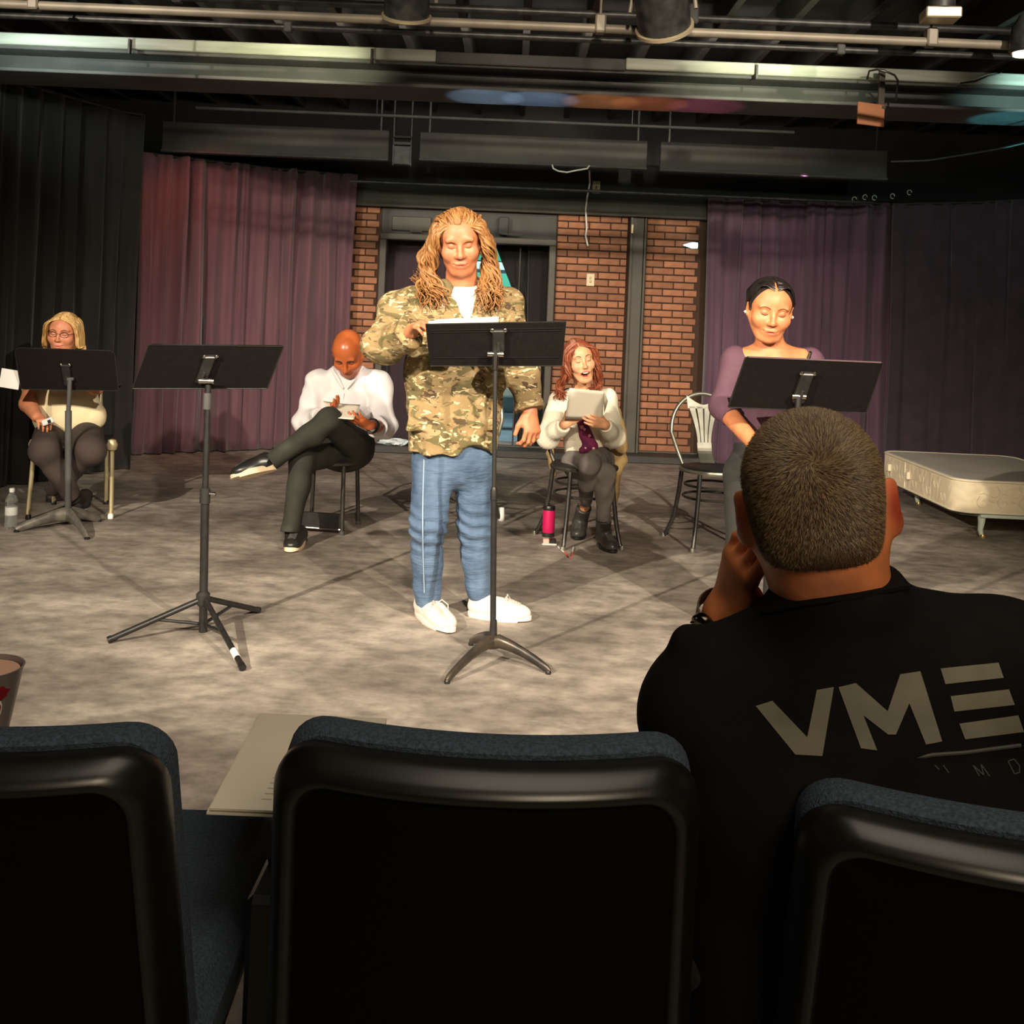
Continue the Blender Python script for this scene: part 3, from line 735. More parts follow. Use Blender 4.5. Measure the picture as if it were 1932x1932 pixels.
# ------------------------------------------------------------------ lit scene beyond the doorway
M_teal = mat('green_awning_cloth', (.0, .26, .15), .6)
M_pw = mat('pale_shopfront', (.62, .80, .82), .5)
M_gl = mat('grey_blue_glass', (.16, .24, .27), .2)
structure('wall_outside', MB().box((-.3, 14.2, 1.6), (6, .1, 3.2)), mat('dim_outside_wall', (.10, .16, .17), .7), smooth=False)
for z, yy, lb in ((2.02, 13.2, 'upper green awning seen through the doorway'), (1.58, 12.6, 'lower green awning with white valance seen through the doorway')):
    t = thing('awning', lb, 'awning', (-.2, yy, z), 0)
    MB().prism([(-.9, 0), (.9, 0), (.8, .30), (-.8, .30)], .03, Matrix.Rotation(-.5, 4, 'X')).build('awning_cloth', M_teal, t, smooth=False)
    MB().bbox((0, -.02, -.06), (1.8, .03, .10), .005).build('valance', M_pw, t, smooth=False)
    for x in (-.79, .79): MB().tube([(x, .02, .02), (x, 14.16 - yy, .05)], .012, 8).build('support_arm', M_pw, t)
t = thing('shop_window', 'grey blue lit window panel between the awnings beyond the doorway', 'window', (-.25, 14.12, 1.0))
MB().bbox((0, 0, .5), (1.3, .06, 1.3), .006).build('glass_panel', M_gl, t, smooth=False)
for x in (-.62, .0, .62): MB().bbox((x, -.03, .5), (.05, .05, 1.3), .005).build('mullion', M_pw, t, smooth=False)
MB().bbox((0, -.03, .38), (1.3, .05, .07), .005).build('cross_rail', M_pw, t, smooth=False)
t = thing('bench', 'pale green low bench seen through the doorway', 'bench', (-.25, 12.0, 0))
MB().bbox((0, 0, .44), (.9, .3, .12), .02).build('seat', mat('pale_green_seat', (.45, .58, .5), .5), t, smooth=False)
for x in (-.36, .36): MB().bbox((x, 0, .19), (.08, .26, .38), .01).build('leg', M_blkpl, t, smooth=False)
light('daylight_outside', 'AREA', (-.3, 11.6, 3.0), (-.3, 13.2, .8), 75, (.80, .97, 1.0), 1.6)
# crumpled bag at the foot of the drape
def lumps(u, v):
    a = u * 2 * PI; b = v * PI; r_ = 1 + .22 * math.sin(a * 3 + 1) * math.sin(b * 2) + .15 * math.sin(a * 7 + b * 5)
    return (.13 * r_ * math.cos(a) * math.sin(b), .08 * r_ * math.sin(a) * math.sin(b), .03 + .03 * r_ * math.cos(b))
q = P(742, 828, 9.55)
tag(MB().grid(lumps, 28, 14).build('plastic_bag', mat('white_film', (.75, .85, .9), .3), None, (q[0], 9.55, .07)), 'small crumpled white plastic bag at the foot of the doorway drape', 'bag')
# ------------------------------------------------------------------ music stands
M_stand = mat('black_enamel', (.012, .0115, .011), .38, col2=(.02, .019, .018), scale=30)
M_desk = mat('black_desk_enamel', (.0062, .0048, .0044), .6, spec=.15, col2=(.0082, .0066, .0062), scale=60)
M_chrome = mat('chrome', (.6, .57, .52), .22, 1.)
M_stand_g = mat('grey_black_tube', (.035, .033, .030), .4, .3)
def axes(x, y, z): return Matrix((x, y, z)).transposed()
def desk(t, tl, tr, bl, br, cx, grooves=True, lip=True, corner=.0, bracket=True):
    """sheet metal desk from its four corners (local coords); outer face towards the audience"""
    tl, tr, bl, br = [Vector(tuple(map(float, v))) for v in (tl, tr, bl, br)]
    nrm = ((tr - tl).cross(bl - tl)).normalized()
    if nrm.y > 0: nrm = -nrm                      # towards the audience
    def at(u, v, o=0.): return tl * (1 - u) * (1 - v) + tr * u * (1 - v) + bl * (1 - u) * v + br * u * v + nrm * o
    k = corner; out = []
    for (u, v, du, dv) in ((0, 0, 1, 1), (1, 0, -1, 1), (1, 1, -1, -1), (0, 1, 1, -1)):
        rr = k if v == 0 else k * .4
        if rr <= 0: out.append((u, v)); continue
        cs = [(u + du * rr * .5 * (1 - math.sin(a)), v + dv * rr * (1 - math.cos(a))) for a in np.linspace(0, PI / 2, 6)]
        if (u, v) in ((1, 0), (0, 1)): cs.reverse()
        out += cs[::-1] if (u, v) == (0, 0) and False else cs
    # order around
    ctr = (0.5, 0.5); out.sort(key=lambda q: math.atan2((q[1] - .5) * .6, q[0] - .5))
    n = len(out); mb = MB()
    V = [at(u, v, .0015) for u, v in out] + [at(u, v, -.0015) for u, v in out]
    mb.add(V, [tuple(range(n)), tuple(range(2 * n - 1, n - 1, -1))] + [(i, (i + 1) % n, n + (i + 1) % n, n + i) for i in range(n)])
    d = mb.build('desk', M_desk, t, smooth=False)
    MB().tube([at(u, v) for u, v in out], .0032, 6, closed=True).build('rolled_edge', M_stand, d)
    if grooves:
        for v in (.14, .19, .80):
            MB().tube([at(.03, v, .002), at(.46, v, .002)], .0028, 6).build('pressed_rib', M_desk, d)
            MB().tube([at(.55, v, .002), at(.97, v, .002)], .0028, 6).build('pressed_rib', M_desk, d)
    if lip:
        q = [at(.01, 1), at(.99, 1), at(.99, 1, -.055), at(.01, 1, -.055)]
        mb = MB(); mb.add([*q, *[p + Vector((0, 0, .004)) for p in q]], [(0, 1, 2, 3), (7, 6, 5, 4), (0, 4, 5, 1), (1, 5, 6, 2), (2, 6, 7, 3), (3, 7, 4, 0)])
        mb.build('lip', M_desk, d, smooth=False)
        MB().tube([at(.02, 1, -.055), at(.98, 1, -.055)], .004, 6).build('lip_edge', M_stand, d)
    return at
def bolt_pair(t, c, w, m=None):
    MB().tube([Vector(c) + Vector((-w, 0, 0)), Vector(c) + Vector((w, 0, 0))], .010, 12).build('tilt_bolt', m or M_chrome, t)
def fitting(at, cx, t, v0=.18, v1=.66):
    """black channel bracket on the back of the desk with two rivets"""
    a, b = at(cx, v0, .012), at(cx, v1, .012)
    ux = (at(1, .5) - at(0, .5)).normalized(); dn = (b - a).normalized(); nr = ux.cross(dn).normalized()
    if nr.y > 0: nr = -nr
    L_ = (b - a).length
    M = Matrix((ux, dn, nr)).transposed()
    br = MB().bbox((a + b) / 2, (.046, L_, .022), .004, M).build('bracket', M_stand, t, smooth=False)
    for sx in (-1, 1):
        MB().lathe([(.008, 0), (.008, .006), (.004, .009)], c=a + ux * sx * .024 + nr * .002, n=12, M=Matrix((ux, -dn, nr)).transposed()).build('rivet', M_chrome, br)
    MB().tube([a * .45 + b * .55 + nr * .012, b + nr * .012], .007, 8).build('rod', M_stand_g, br)
def y_base(t, m, feet, hub=.075, r=.017, flat=.75):
    """three arched legs"""
    for f in feet:
        f = Vector((f[0], f[1], 0)); L_ = f.length
        q = [Vector((0, 0, hub))] + [f * u + Vector((0, 0, hub * (1 - u ** 1.7) + .012)) for u in (.12, .3, .5, .7, .85, .95, 1.0)]
        q[-1].z = .010; q[-2].z = max(.016, q[-2].z)
        lg = MB().tube(q, [r * 1.5, r * 1.55, r * 1.3, r * 1.1, r, r * .9, r * .85, r * .6], 12, flat=flat, up=(0, 0, 1)).build('leg', m, t)
        MB().lathe([(r * .6, 0), (r * .65, .008), (r * .4, .014)], c=f * .985, n=10).build('rubber_foot', M_blkpl, lg)
def rel(p, o): return Vector(tuple(p - np.asarray(o)))

# central stand (in front of the standing reader)
o = np.array([-.079, 3.86, 0.]); q = G(928, 1250); o = np.array([q[0], q[1], 0])
SC = o.copy()
t = thing('music_stand', 'black metal music stand with ribbed desk and curved three-legged base before the camouflage jacket reader', 'music stand', o)
Yt, Yb = o[1] - .035, o[1] + .045
at = desk(t, rel(P(803, 612, Yt), o), rel(P(1068, 607, Yt), o), rel(P(812, 690, Yb), o), rel(P(1060, 690, Yb), o), .5)
fitting(at, .52, t, .12, .62)
top = rel(P(935, 668, o[1] - .02), o)
MB().tube([(0, 0, .06), (0, 0, .16)], [.017, .013], 16).build('base_collar', M_stand, t)
MB().tube([(0, 0, .10), (top.x * .55, top.y * .3, top.z * .55)], .0115, 14).build('lower_pole', M_stand, t)
MB().tube([(top.x * .55, top.y * .3, top.z * .55), tuple(top)], .0085, 14).build('upper_pole', M_stand_g, t)
MB().lathe([(.0135, -.025), (.0135, .01), (.010, .022)], c=(top.x * .55, top.y * .3, top.z * .55), n=16).build('friction_collar', M_stand, t)
MB().tube([top + Vector((0, 0, -.06)), top + Vector((0, 0, .012))], [.011, .016], 14).build('tilt_head', M_chrome, t)
bolt_pair(t, top + Vector((0, -.004, 0)), .030)
y_base(t, mat('worn_bronze_black', (.10, .078, .055), .35, .5, col2=(.03, .027, .025), scale=9), [rel(G(842, 1290), o), rel(G(1036, 1272), o), rel(G(888, 1217), o)], .075, .017)

# tripod stand at left
q = G(383, 1192); o = np.array([q[0], q[1], 0])
t = thing('music_stand', 'black tripod music stand standing empty at left with straight braced legs', 'music stand', o)
Yt, Yb = o[1] - .06, o[1] + .05
at = desk(t, rel(P(281, 650, Yt), o), rel(P(535, 653, Yt), o), rel(P(250, 733, Yb), o), rel(P(504, 733, Yb), o), .5, grooves=False, corner=.03)
fitting(at, .49, t, .2, .8)
for (a, b) in ((.02, .10), (.66, .99)): MB().tube([at(a, 0, .001), at(b, 0, .001)], .0036, 6).build('metal_edge', M_chrome, t)  # bright metal stretches along the desk's top edge
bolt_pair(t, rel(P(390, 719, o[1] - .02), o), .030)
top = rel(P(393, 722, o[1]), o); mid = rel(P(387, 935, o[1]), o); hub = rel(P(383, 1128, o[1]), o)
MB().tube([(0, 0, .0), tuple(mid)], .0165, 16).build('lower_pole', M_stand, t)
MB().tube([tuple(mid), tuple(top)], .0125, 16).build('upper_pole', M_stand, t)
cl = MB().lathe([(.021, -.03), (.021, .025), (.016, .03)], c=mid, n=16).build('height_collar', M_stand_g, t)
MB().tube([mid + Vector((.02, -.01, .01)), mid + Vector((.045, -.012, .008))], [.006, .010], 10).build('thumb_screw', M_chrome, cl)
MB().lathe([(.0155, -.03), (.0165, .0), (.0155, .035)], c=rel(P(391, 758, o[1]), o), n=14).build('upper_ferrule', M_steel, t)
MB().lathe([(.020, -.03), (.026, -.02), (.028, .015), (.019, .025)], c=hub, n=12).build('leg_hub', M_stand_g, t)
for i, (px, py) in enumerate(((205, 1214), (487, 1157), (457, 1266))):
    f = rel(G(px, py), o); f.z = .014; d = (Vector((0, 0, hub.z)) - f); st = f + d * .95
    lg = MB().tube([tuple(st), tuple(f)], .0115, 12).build('leg', M_stand, t)
    MB().tube([tuple(f + d * .03), tuple(f - d * .012)], .0135, 12).build('rubber_foot', M_blkpl, lg)
    md = f * .5 + st * .5
    MB().tube([tuple(md), (f.x * .05, f.y * .05, .035)], .0065, 8).build('brace', M_stand, lg)
    if i == 2: MB().tube([tuple(f + d * .22), tuple(f + d * .12)], .0128, 12).build('white_tape', M_white, lg)

# far left stand of the blonde reader
q = G(128, 992); o = np.array([q[0], q[1], 0])
t = thing('music_stand', 'black rounded music stand with heavy cast base before the blonde reader', 'music stand', o)
Yt, Yb = o[1] - .05, o[1] + .05
at = desk(t, rel(P(27, 656, Yt), o), rel(P(216, 662, Yt), o), rel(P(40, 734, Yb), o), rel(P(224, 737, Yb), o), .5, grooves=False, corner=.12)
top = rel(P(132, 715, o[1]), o); mid = rel(P(129, 775, o[1]), o)
fitting(at, .5, t, .35, .85)
bolt_pair(t, top, .022, M_steel)
MB().tube([(0, 0, .05), tuple(mid)], .0185, 16).build('lower_pole', M_steel, t)
MB().tube([tuple(mid), tuple(top)], .0125, 16).build('upper_pole', M_steel, t)
y_base(t, mat('dull_cast_metal', (.20, .185, .155), .45, .4, col2=(.10, .09, .08), scale=14), [rel(G(30, 1004), o), rel(G(188, 984), o), rel(G(165, 1018), o)], .06, .026, .6)
sp = P(19, 715, o[1] + .06)
tag(MB().bbox((0, 0, 0), (.115, .004, .11), .001, Matrix.Rotation(.12, 3, 'Y')).build('paper', M_white, None, sp, smooth=False), 'small white paper on the left edge of the blonde reader\'s music stand', 'paper')

# stand of the dark-haired reader
o = np.array([1.085, 3.92, 0.])
t = thing('music_stand', 'black wide music stand before the dark-haired reader in purple', 'music stand', o)
Yt, Yb = o[1] - .07, o[1] + .06
at = desk(t, rel(P(1407, 673, Yt), o), rel(P(1667, 684, Yt), o), rel(P(1374, 768, Yb), o), rel(P(1634, 779, Yb), o), .5, grooves=False, corner=.04)
fitting(at, .475, t, .22, .8)
MB().tube([at(.02, 0, .001), at(.98, 0, .001)], .0034, 6).build('metal_edge', mat('plum_metal_edge', (.30, .2, .22), .3, .7), t)  # plum metal line along the desk's top edge
top = rel(P(1507, 748, o[1]), o); bolt_pair(t, top, .026)
MB().tube([(0, 0, .1), (top.x * .5, 0, .62)], .0165, 16).build('lower_pole', M_stand, t)
MB().tube([(top.x * .5, 0, .62), tuple(top)], .0125, 16).build('upper_pole', M_stand, t)
y_base(t, M_stand, [(-.26, -.12), (.26, -.10), (0, .28)], .07, .017)
MB().tube([at(.455, -.01, -.004), at(.455, -.13, -.004)], [.008, .006], 8).build('page_clip', M_chrome, t)

# ------------------------------------------------------------------ round-seat bistro chairs
M_galv = mat('worn_silver_metal', (.40, .40, .33), .36, .75, col2=(.26, .26, .21), scale=7)
M_gun = mat('gunmetal', (.085, .08, .072), .38, .6, col2=(.05, .047, .043), scale=10)
M_seat = mat('black_seat_vinyl', (.02, .018, .017), .45)
def bistro(label, group='round-seat bistro chairs on the stage', frame_m=M_gun, back_m=M_galv, leg_m=None, feet=None):
    leg_m = leg_m or frame_m
    t = thing('bistro_chair', label, 'chair', (0, 0, 0), 0, group)
    MB().lathe([(.05, .435), (.165, .440), (.185, .447), (.190, .456), (.18, .463), (.05, .461), (.01, .461)], n=40).build('seat', M_seat, t)
    MB().lathe([(.186, .432), (.199, .434), (.203, .444), (.199, .454), (.186, .456)], n=40).build('seat_rim', back_m, t)
    r = .185
    lg = {}
    for sx in (-1, 1):
        for sy in (-1, 1):
            if sy < 0: q = [(sx * .125, -.135, .44), (sx * .135, -.150, .30), (sx * .150, -.170, .15), (sx * .168, -.195, .03), (sx * .178, -.210, .0)]
            else: q = [(sx * .155, .105, .46), (sx * .165, .125, .30), (sx * .178, .160, .14), (sx * .205, .205, .04), (sx * .222, .222, .0)]
            l_ = MB().tube(q, [.0135, .0135, .013, .0125, .013], 12).build('leg', leg_m, t)
            MB().lathe([(.0155, 0), (.016, .01), (.0135, .022)], c=q[-1], n=12).build('foot_cap', feet or M_galv, l_)
    MB().tube([(.165 * math.cos(a), .165 * math.sin(a) * .98, .355) for a in np.linspace(0, 2 * PI, 33)[:-1]], .0075, 8, closed=True).build('upper_ring', frame_m, t)
    MB().tube([(.172 * math.cos(a), .176 * math.sin(a), .285) for a in np.linspace(0, 2 * PI, 33)[:-1]], .0075, 8, closed=True).build('lower_ring', frame_m, t)
    hoop = []
    for a in np.linspace(0, PI, 25):
        cx = math.cos(a); x = .205 * cx; z = .64 + .24 * math.sin(a) ** .9
        hoop.append((x, .155 + (z - .45) * .22, z))
    hoop = [(.155, .105, .46), (.168, .125, .50), (.190, .150, .57)] + hoop + [(-.190, .150, .57), (-.168, .125, .50), (-.155, .105, .46)]
    MB().tube(hoop, .0125, 12, up=(0, 1, 0)).build('back_hoop', back_m, t)
    # vase shaped splat of four flaring bars
    def yb(z): return .150 + (z - .45) * .20 - .05 * math.exp(-((z - .46) / .05) ** 2)
    sp = None
    def strip(zs, xl, xr):
        mb = MB(); V = []; F = []
        for z, a, b in zip(zs, xl, xr): V += [(a, yb(z), z), (b, yb(z), z), (a, yb(z) + .004, z), (b, yb(z) + .004, z)]
        for i in range(len(zs) - 1):
            k = 4 * i; F += [(k, k + 1, k + 5, k + 4), (k + 2, k + 6, k + 7, k + 3), (k, k + 4, k + 6, k + 2), (k + 1, k + 3, k + 7, k + 5)]
        F += [(0, 2, 3, 1), (len(V) - 4, len(V) - 3, len(V) - 1, len(V) - 2)]
        return mb.add(V, F)
    zs = np.linspace(.47, .585, 8); plate = strip(zs, [-.045] * 8, [.045] * 8)
    zb = np.linspace(.585, .80, 16); wf = lambda z: .045 + .055 * ((z - .585) / .215) ** 1.6
    sp = plate.build('splat', back_m, t, smooth=False)
    for i in range(4):
        c = (-.75 + i * .5)
        MBx = strip(zb, [wf(z) * (c - .19) for z in zb], [wf(z) * (c + .19) for z in zb]); MBx.build('slat', back_m, sp, smooth=False)
    xs = np.linspace(-1, 1, 15); V = []; F = []
    for x in xs:
        zt = .80 + .055 * abs(x) ** 1.6 + .012
        for z in (.79, zt): V += [(x * wf(.80) * (1 + (z - .79) * .9), yb(z), z), (x * wf(.80) * (1 + (z - .79) * .9), yb(z) + .004, z)]
    for i in range(14):
        k = 4 * i; F += [(k, k + 4, k + 6, k + 2), (k + 1, k + 3, k + 7, k + 5), (k + 2, k + 6, k + 7, k + 3), (k, k + 1, k + 5, k + 4)]
    F += [(0, 2, 3, 1), (len(V) - 4, len(V) - 3, len(V) - 1, len(V) - 2)]
    MB().add(V, F).build('top_plate', back_m, sp, smooth=False)
    return t
c1 = bistro('empty silver bistro chair with round black seat beside the dark-haired reader')
c1.location = (1.235, 6.10, 0); c1.rotation_euler = (0, 0, rad(8))
c2 = bistro('black bistro chair under the laughing red-haired reader', back_m=M_gun)
c2.location = (.46, 6.02, 0); c2.rotation_euler = (0, 0, rad(14))
M_capw = mat('white_foot_cap', (.80, .79, .75), .5)
c3 = bistro('silver bistro chair with white foot caps hidden behind the camouflage jacket reader', feet=M_capw)
c3.location = (-.255, 6.35, 0); c3.rotation_euler = (0, 0, rad(-4))
for l_ in [c for c in c3.children if c.name.startswith('leg')]:
    for f in l_.children:
        if 'foot_cap' in f.name:
            f.data = mesh('foot_cap', *(lambda m: (m.V, m.F))(MB().lathe([(.021, 0), (.022, .03), (.018, .085)], c=Vector(f.data.vertices[0].co) * 0 + sum((Vector(v.co) for v in f.data.vertices), Vector()) / len(f.data.vertices) * Vector((1, 1, 0)), n=12)), M_capw)
# bald reader's chair : round seat, four straight legs, low panel
t = thing('round_seat_chair', 'dark round seat chair with straight metal legs under the bald reader', 'chair', (-1.06, 6.12, 0), rad(-8))
MB().lathe([(.05, .405), (.175, .408), (.20, .415), (.205, .426), (.19, .436), (.05, .438), (.01, .438)], n=40).build('seat', M_seat, t)
MB().lathe([(.198, .398), (.212, .401), (.214, .415), (.206, .421)], n=40).build('seat_rim', M_gun, t)
for sx in (-1, 1):
    for sy in (-1, 1):
        l_ = MB().tube([(sx * .135, sy * .135, .405), (sx * .142, sy * .15, .2), (sx * .150, sy * .165, .0)], .0125, 12).build('leg', M_gun, t)
        MB().lathe([(.016, 0), (.0165, .016), (.013, .024)], c=(sx * .150, sy * .165, 0), n=12).build('foot_cap', M_steel, l_)
MB().bbox((0, -.158, .075), (.285, .012, .095), .003).build('low_panel', M_stand, t, smooth=False)
MB().tube([(-.148, -.162, .03), (.148, -.162, .03)], .006, 8).build('rail', M_chrome, t)
hoop = [(.135, .135, .43), (.165, .18, .52)] + [(.18 * math.cos(a), .20, .56 + .10 * math.sin(a)) for a in np.linspace(0, PI, 15)] + [(-.165, .18, .52), (-.135, .135, .43)]
MB().tube(hoop, .012, 10, up=(0, 1, 0)).build('back_hoop', M_gun, t)
# blonde reader's chair: tan metal frame
M_tanm = mat('tan_metal', (.42, .35, .20), .4, .3, col2=(.34, .28, .16), scale=8)
t = thing('tan_frame_chair', 'tan metal framed chair with padded seat under the blonde reader', 'chair', (-2.64, 6.30, 0), rad(16))
MB().bbox((0, 0, .425), (.42, .42, .05), .018).build('seat', M_seat, t, smooth=False)
for sx in (-1, 1):
    for sy in (-1, 1):
        kx = 1 if sy < 0 else .68
        l_ = MB().tube([(sx * .215 * kx, sy * .20, .43 if sy > 0 else .45), (sx * .222 * kx, sy * .205, .25), (sx * .228 * kx, sy * .225, .05), (sx * .226 * kx, sy * .235, .0)], .014, 12, flat=.8).build('leg', M_tanm, t)
        MB().lathe([(.016, 0), (.017, .02), (.013, .03)], c=(sx * .226 * kx, sy * .235, 0), n=10).build('foot_cap', M_white if sx > 0 > sy else M_blkpl, l_)
    MB().lathe([(.008, .395), (.028, .41), (.034, .44), (.022, .468), (.006, .472)], c=(sx * .215, -.20, 0), n=16).build('corner_cap', M_tanm, t)
    MB().tube([(sx * .10, .2, .44), (sx * .10, .24, .60), (sx * .09, .27, .72)], .013, 10).build('back_post', M_tanm, t)
MB().bbox((0, .262, .64), (.20, .03, .16), .012).build('backrest', M_seat, t, smooth=False)

# ------------------------------------------------------------------ box spring bed on a low frame
M_tick = mat('cream_damask', (.78, .67, .47), .7, col2=(.68, .56, .37), scale=5, bump=.9, bscale=16, sheen=.2)
def damask(m):
    nt = m.node_tree; N = nt.nodes; L = nt.links; b = N['Principled BSDF']
    tc = N.new('ShaderNodeTexCoord'); wv = N.new('ShaderNodeTexWave'); wv.wave_type = 'RINGS'; wv.inputs['Scale'].default_value = 3.2; wv.inputs['Distortion'].default_value = 9; wv.inputs['Detail'].default_value = 1.2; wv.inputs['Detail Scale'].default_value = 2.2
    L.new(tc.outputs['Object'], wv.inputs['Vector']); bp = N.new('ShaderNodeBump'); bp.inputs['Strength'].default_value = .5; bp.inputs['Distance'].default_value = .005
    L.new(wv.outputs['Fac'], bp.inputs['Height']); L.new(bp.outputs[0], b.inputs['Normal'])
damask(M_tick)
M_ticktop = mat('pale_grey_ticking', (.50, .46, .40), .8, col2=(.42, .39, .34), scale=3)
M_piping = mat('cream_piping', (.75, .68, .5), .6)
M_creamm = mat('cream_bed_frame', (.55, .62, .50), .4)
bx, by = 2.91, 6.60; BW, BL, z0, z1 = 1.02, 1.48, .165, .37
t = thing('box_spring', 'cream damask box spring base on a low metal frame at right of the stage', 'bed', (bx, by, 0), rad(-1.5))
def rr(w0, l0, r, n=8, ins=0.):
    o_ = []
    for (cx, cy, a0) in ((w0 - r, r, -PI / 2), (w0 - r, l0 - r, 0), (r, l0 - r, PI / 2), (r, r, PI)):
        for k in range(n + 1):
            a = a0 + PI / 2 * k / n; o_.append((cx + (r - ins) * math.cos(a), cy + (r - ins) * math.sin(a)))
    return o_
def loft(outl, zs, inss, r=.13):
    V = []; F = []
    for z, i in zip(zs, inss): V += [(x, y, z) for x, y in rr(BW, BL, r, 8, i)]
    n = len(rr(BW, BL, r)); 
    for j in range(len(zs) - 1):
        for k in range(n): F.append((j * n + k, j * n + (k + 1) % n, (j + 1) * n + (k + 1) % n, (j + 1) * n + k))
    F += [tuple(range(n))[::-1], tuple((len(zs) - 1) * n + k for k in range(n))]
    return MB().add(V, F)
bd = loft(None, (z0, z0 + .012, z1 - .015, z1), (.012, 0, 0, .012)).build('upholstered_side', M_tick, t, angle=35)
loft(None, (z1 - .006, z1 + .006), (.016, .03)).build('top_cloth', M_ticktop, t, angle=35)
for z in (z1, z0 + .004): MB().tube([(x, y, z) for x, y in rr(BW, BL, .13, 8, .003)], .008, 8, closed=True).build('piping', M_piping, bd)
mb = MB(); r_ = random.Random(3)
for i in range(11):
    cx_, cz_, sg = .17 + i * .068, (z0 + z1) / 2 + (.035 if i % 2 else -.03), 1 if i % 2 else -1
    sp = [(cx_ + sg * (.006 + .0052 * a) * math.cos(a), -.0005, cz_ + (.006 + .0052 * a) * math.sin(a)) for a in np.linspace(0, 7.4, 26)]
    mb.tube(sp, [.0035 + .003 * k / 25 for k in range(26)], 6, flat=.8)
    mb.tube([(cx_ - .03, -.0005, cz_ - sg * .05), (cx_, -.0005, cz_ - sg * .062), (cx_ + .035, -.0005, cz_ - sg * .045)], [.003, .007, .003], 6)
for i in range(9):
    cy_ = .2 + i * .13; cz_ = (z0 + z1) / 2 + (.03 if i % 2 else -.03)
    mb.tube([(.0018, cy_ + (.006 + .006 * a) * math.cos(a), cz_ + (.006 + .006 * a) * math.sin(a)) for a in np.linspace(0, 6.6, 22)], .0042, 6)
mb.build('embossed_scrolls', M_tick, bd)['kind'] = 'stuff'
MB().tube([(-.002, BL * .62, z0 + .01), (-.002, BL * .62, z1 - .01)], .004, 6).build('side_seam', M_piping, bd)
for y in (BL * .56, BL * .83):
    g = MB().bbox((-.014, y, z0 + .11), (.026, .05, .055), .006).build('corner_guard', M_piping, bd, smooth=False)
for (x0, y0, sx, sy) in ((BW / 2, .03, BW - .34, .03), (BW / 2, BL - .03, BW - .34, .03)):
    MB().bbox((x0, y0, z0 - .014), (sx, sy, .036), .004).build('frame_rail', M_creamm, t, smooth=False)
for x in (.05, BW - .05): MB().bbox((x, BL / 2, z0 - .012), (.03, BL - .3, .03), .004).build('side_rail', M_steel, t, smooth=False)
MB().tube([(.03, .14, z0 - .004), (.06, .06, z0 - .012), (.16, .03, z0 - .014)], .012, 8).build('corner_bar', M_steel, t)
M_gold = mat('brass_foot', (.5, .36, .14), .35, .7)
for (x, y) in ((.19, .05), (.22, BL * .84), (BW - .15, .05), (BW - .10, BL * .8)):
    l_ = MB().tube([(x, y, z0 - .005), (x, y, .10), (x - .006, y, .05), (x + .004, y, .012), (x + .010, y - .006, .0)], [.030, .022, .017, .014, .019], 12).build('leg', M_creamm, t)
    MB().lathe([(.019, 0), (.021, .008), (.016, .022)], c=(x + .008, y - .006, 0), n=12).build('foot_cap', M_gold, l_)

# ------------------------------------------------------------------ small things on the stage floor
M_clear = mat('clear_plastic', (.9, .93, .92), .05, trans=.92, spec=.6)
q = G(20, 996); t = thing('water_bottle', 'clear plastic water bottle standing on the floor left of the blonde reader', 'bottle', (q[0], q[1], 0))
prof = [(.026, 0), (.032, .006), (.033, .03)]
for i in range(6): prof += [(.0305, .042 + i * .018), (.033, .050 + i * .018)]
prof += [(.033, .15), (.030, .168), (.018, .192), (.0125, .198), (.0125, .205)]
MB().lathe(prof, n=24).build('body', M_clear, t)
MB().lathe([(.0145, .203), (.0148, .222), (.0125, .225)], n=20).build('cap', M_white, t)
MB().lathe([(.0335, .075), (.0338, .076), (.0338, .12), (.0335, .121)], n=24).build('label_band', mat('frosted_label', (.75, .76, .72), .3, trans=.4), t)
q = G(1034, 1012); t = thing('tumbler', 'hot pink tumbler with black lid standing beside the red-haired reader\'s chair', 'cup', (q[0], q[1], 0))
M_pink = mat('hot_pink_enamel', (.62, .012, .11), .3)
MB().lathe([(.026, 0), (.030, .004), (.036, .03), (.037, .06), (.037, .155), (.035, .162)], n=28).build('body', M_pink, t)
MB().lathe([(.0365, .160), (.0375, .164), (.0375, .176), (.033, .186), (.01, .189)], n=28).build('lid', M_blkpl, t)
MB().lathe([(.0375, .0), (.0375, .026)], n=24).build('base_band', M_gun, t)
MB().lathe([(.001, -.0385), (.014, -.0385), (.014, -.0345), (.001, -.0345)], c=(.004, 0, .045), n=18, M=Matrix.Rotation(-PI / 2, 4, 'X') @ Matrix.Rotation(PI, 4, 'Y')).build('round_label', M_white, t)
MB().lathe([(.006, -.0392), (.007, -.0392), (.007, -.036), (.006, -.036)], c=(.004, 0, .045), n=14, M=Matrix.Rotation(-PI / 2, 4, 'X') @ Matrix.Rotation(PI, 4, 'Y')).build('label_spot', M_pink, t)
q = G(1036, 1026); t = thing('small_box', 'small pale pink and black box lying in front of the pink tumbler', 'box', (q[0], q[1], 0))
MB().bbox((-.018, 0, .016), (.036, .05, .03), .004).build('pale_half', mat('pale_pink_card', (.75, .5, .42), .6), t, smooth=False)
MB().bbox((.021, 0, .016), (.036, .05, .029), .004).build('dark_half', M_blkpl, t, smooth=False)
MB().bbox((0, -.03, .004), (.085, .02, .008), .002).build('front_edge', M_white, t, smooth=False)
def pen(a, b, label):
    a = G(*a); b = G(*b); a[2] = b[2] = .006
    t = thing('pen', label, 'pen', a)
    d = b - a
    MB().tube([(0, 0, 0), tuple(d * .55)], .005, 8).build('barrel', M_white, t)
    MB().tube([tuple(d * .55), tuple(d)], [.0055, .003], 8).build('tip', mat('red_tip', (.65, .12, .08), .4), t)
pen((1053, 1034), (1075, 1054), 'white pen with reddish tip lying left on the floor before the laughing reader')
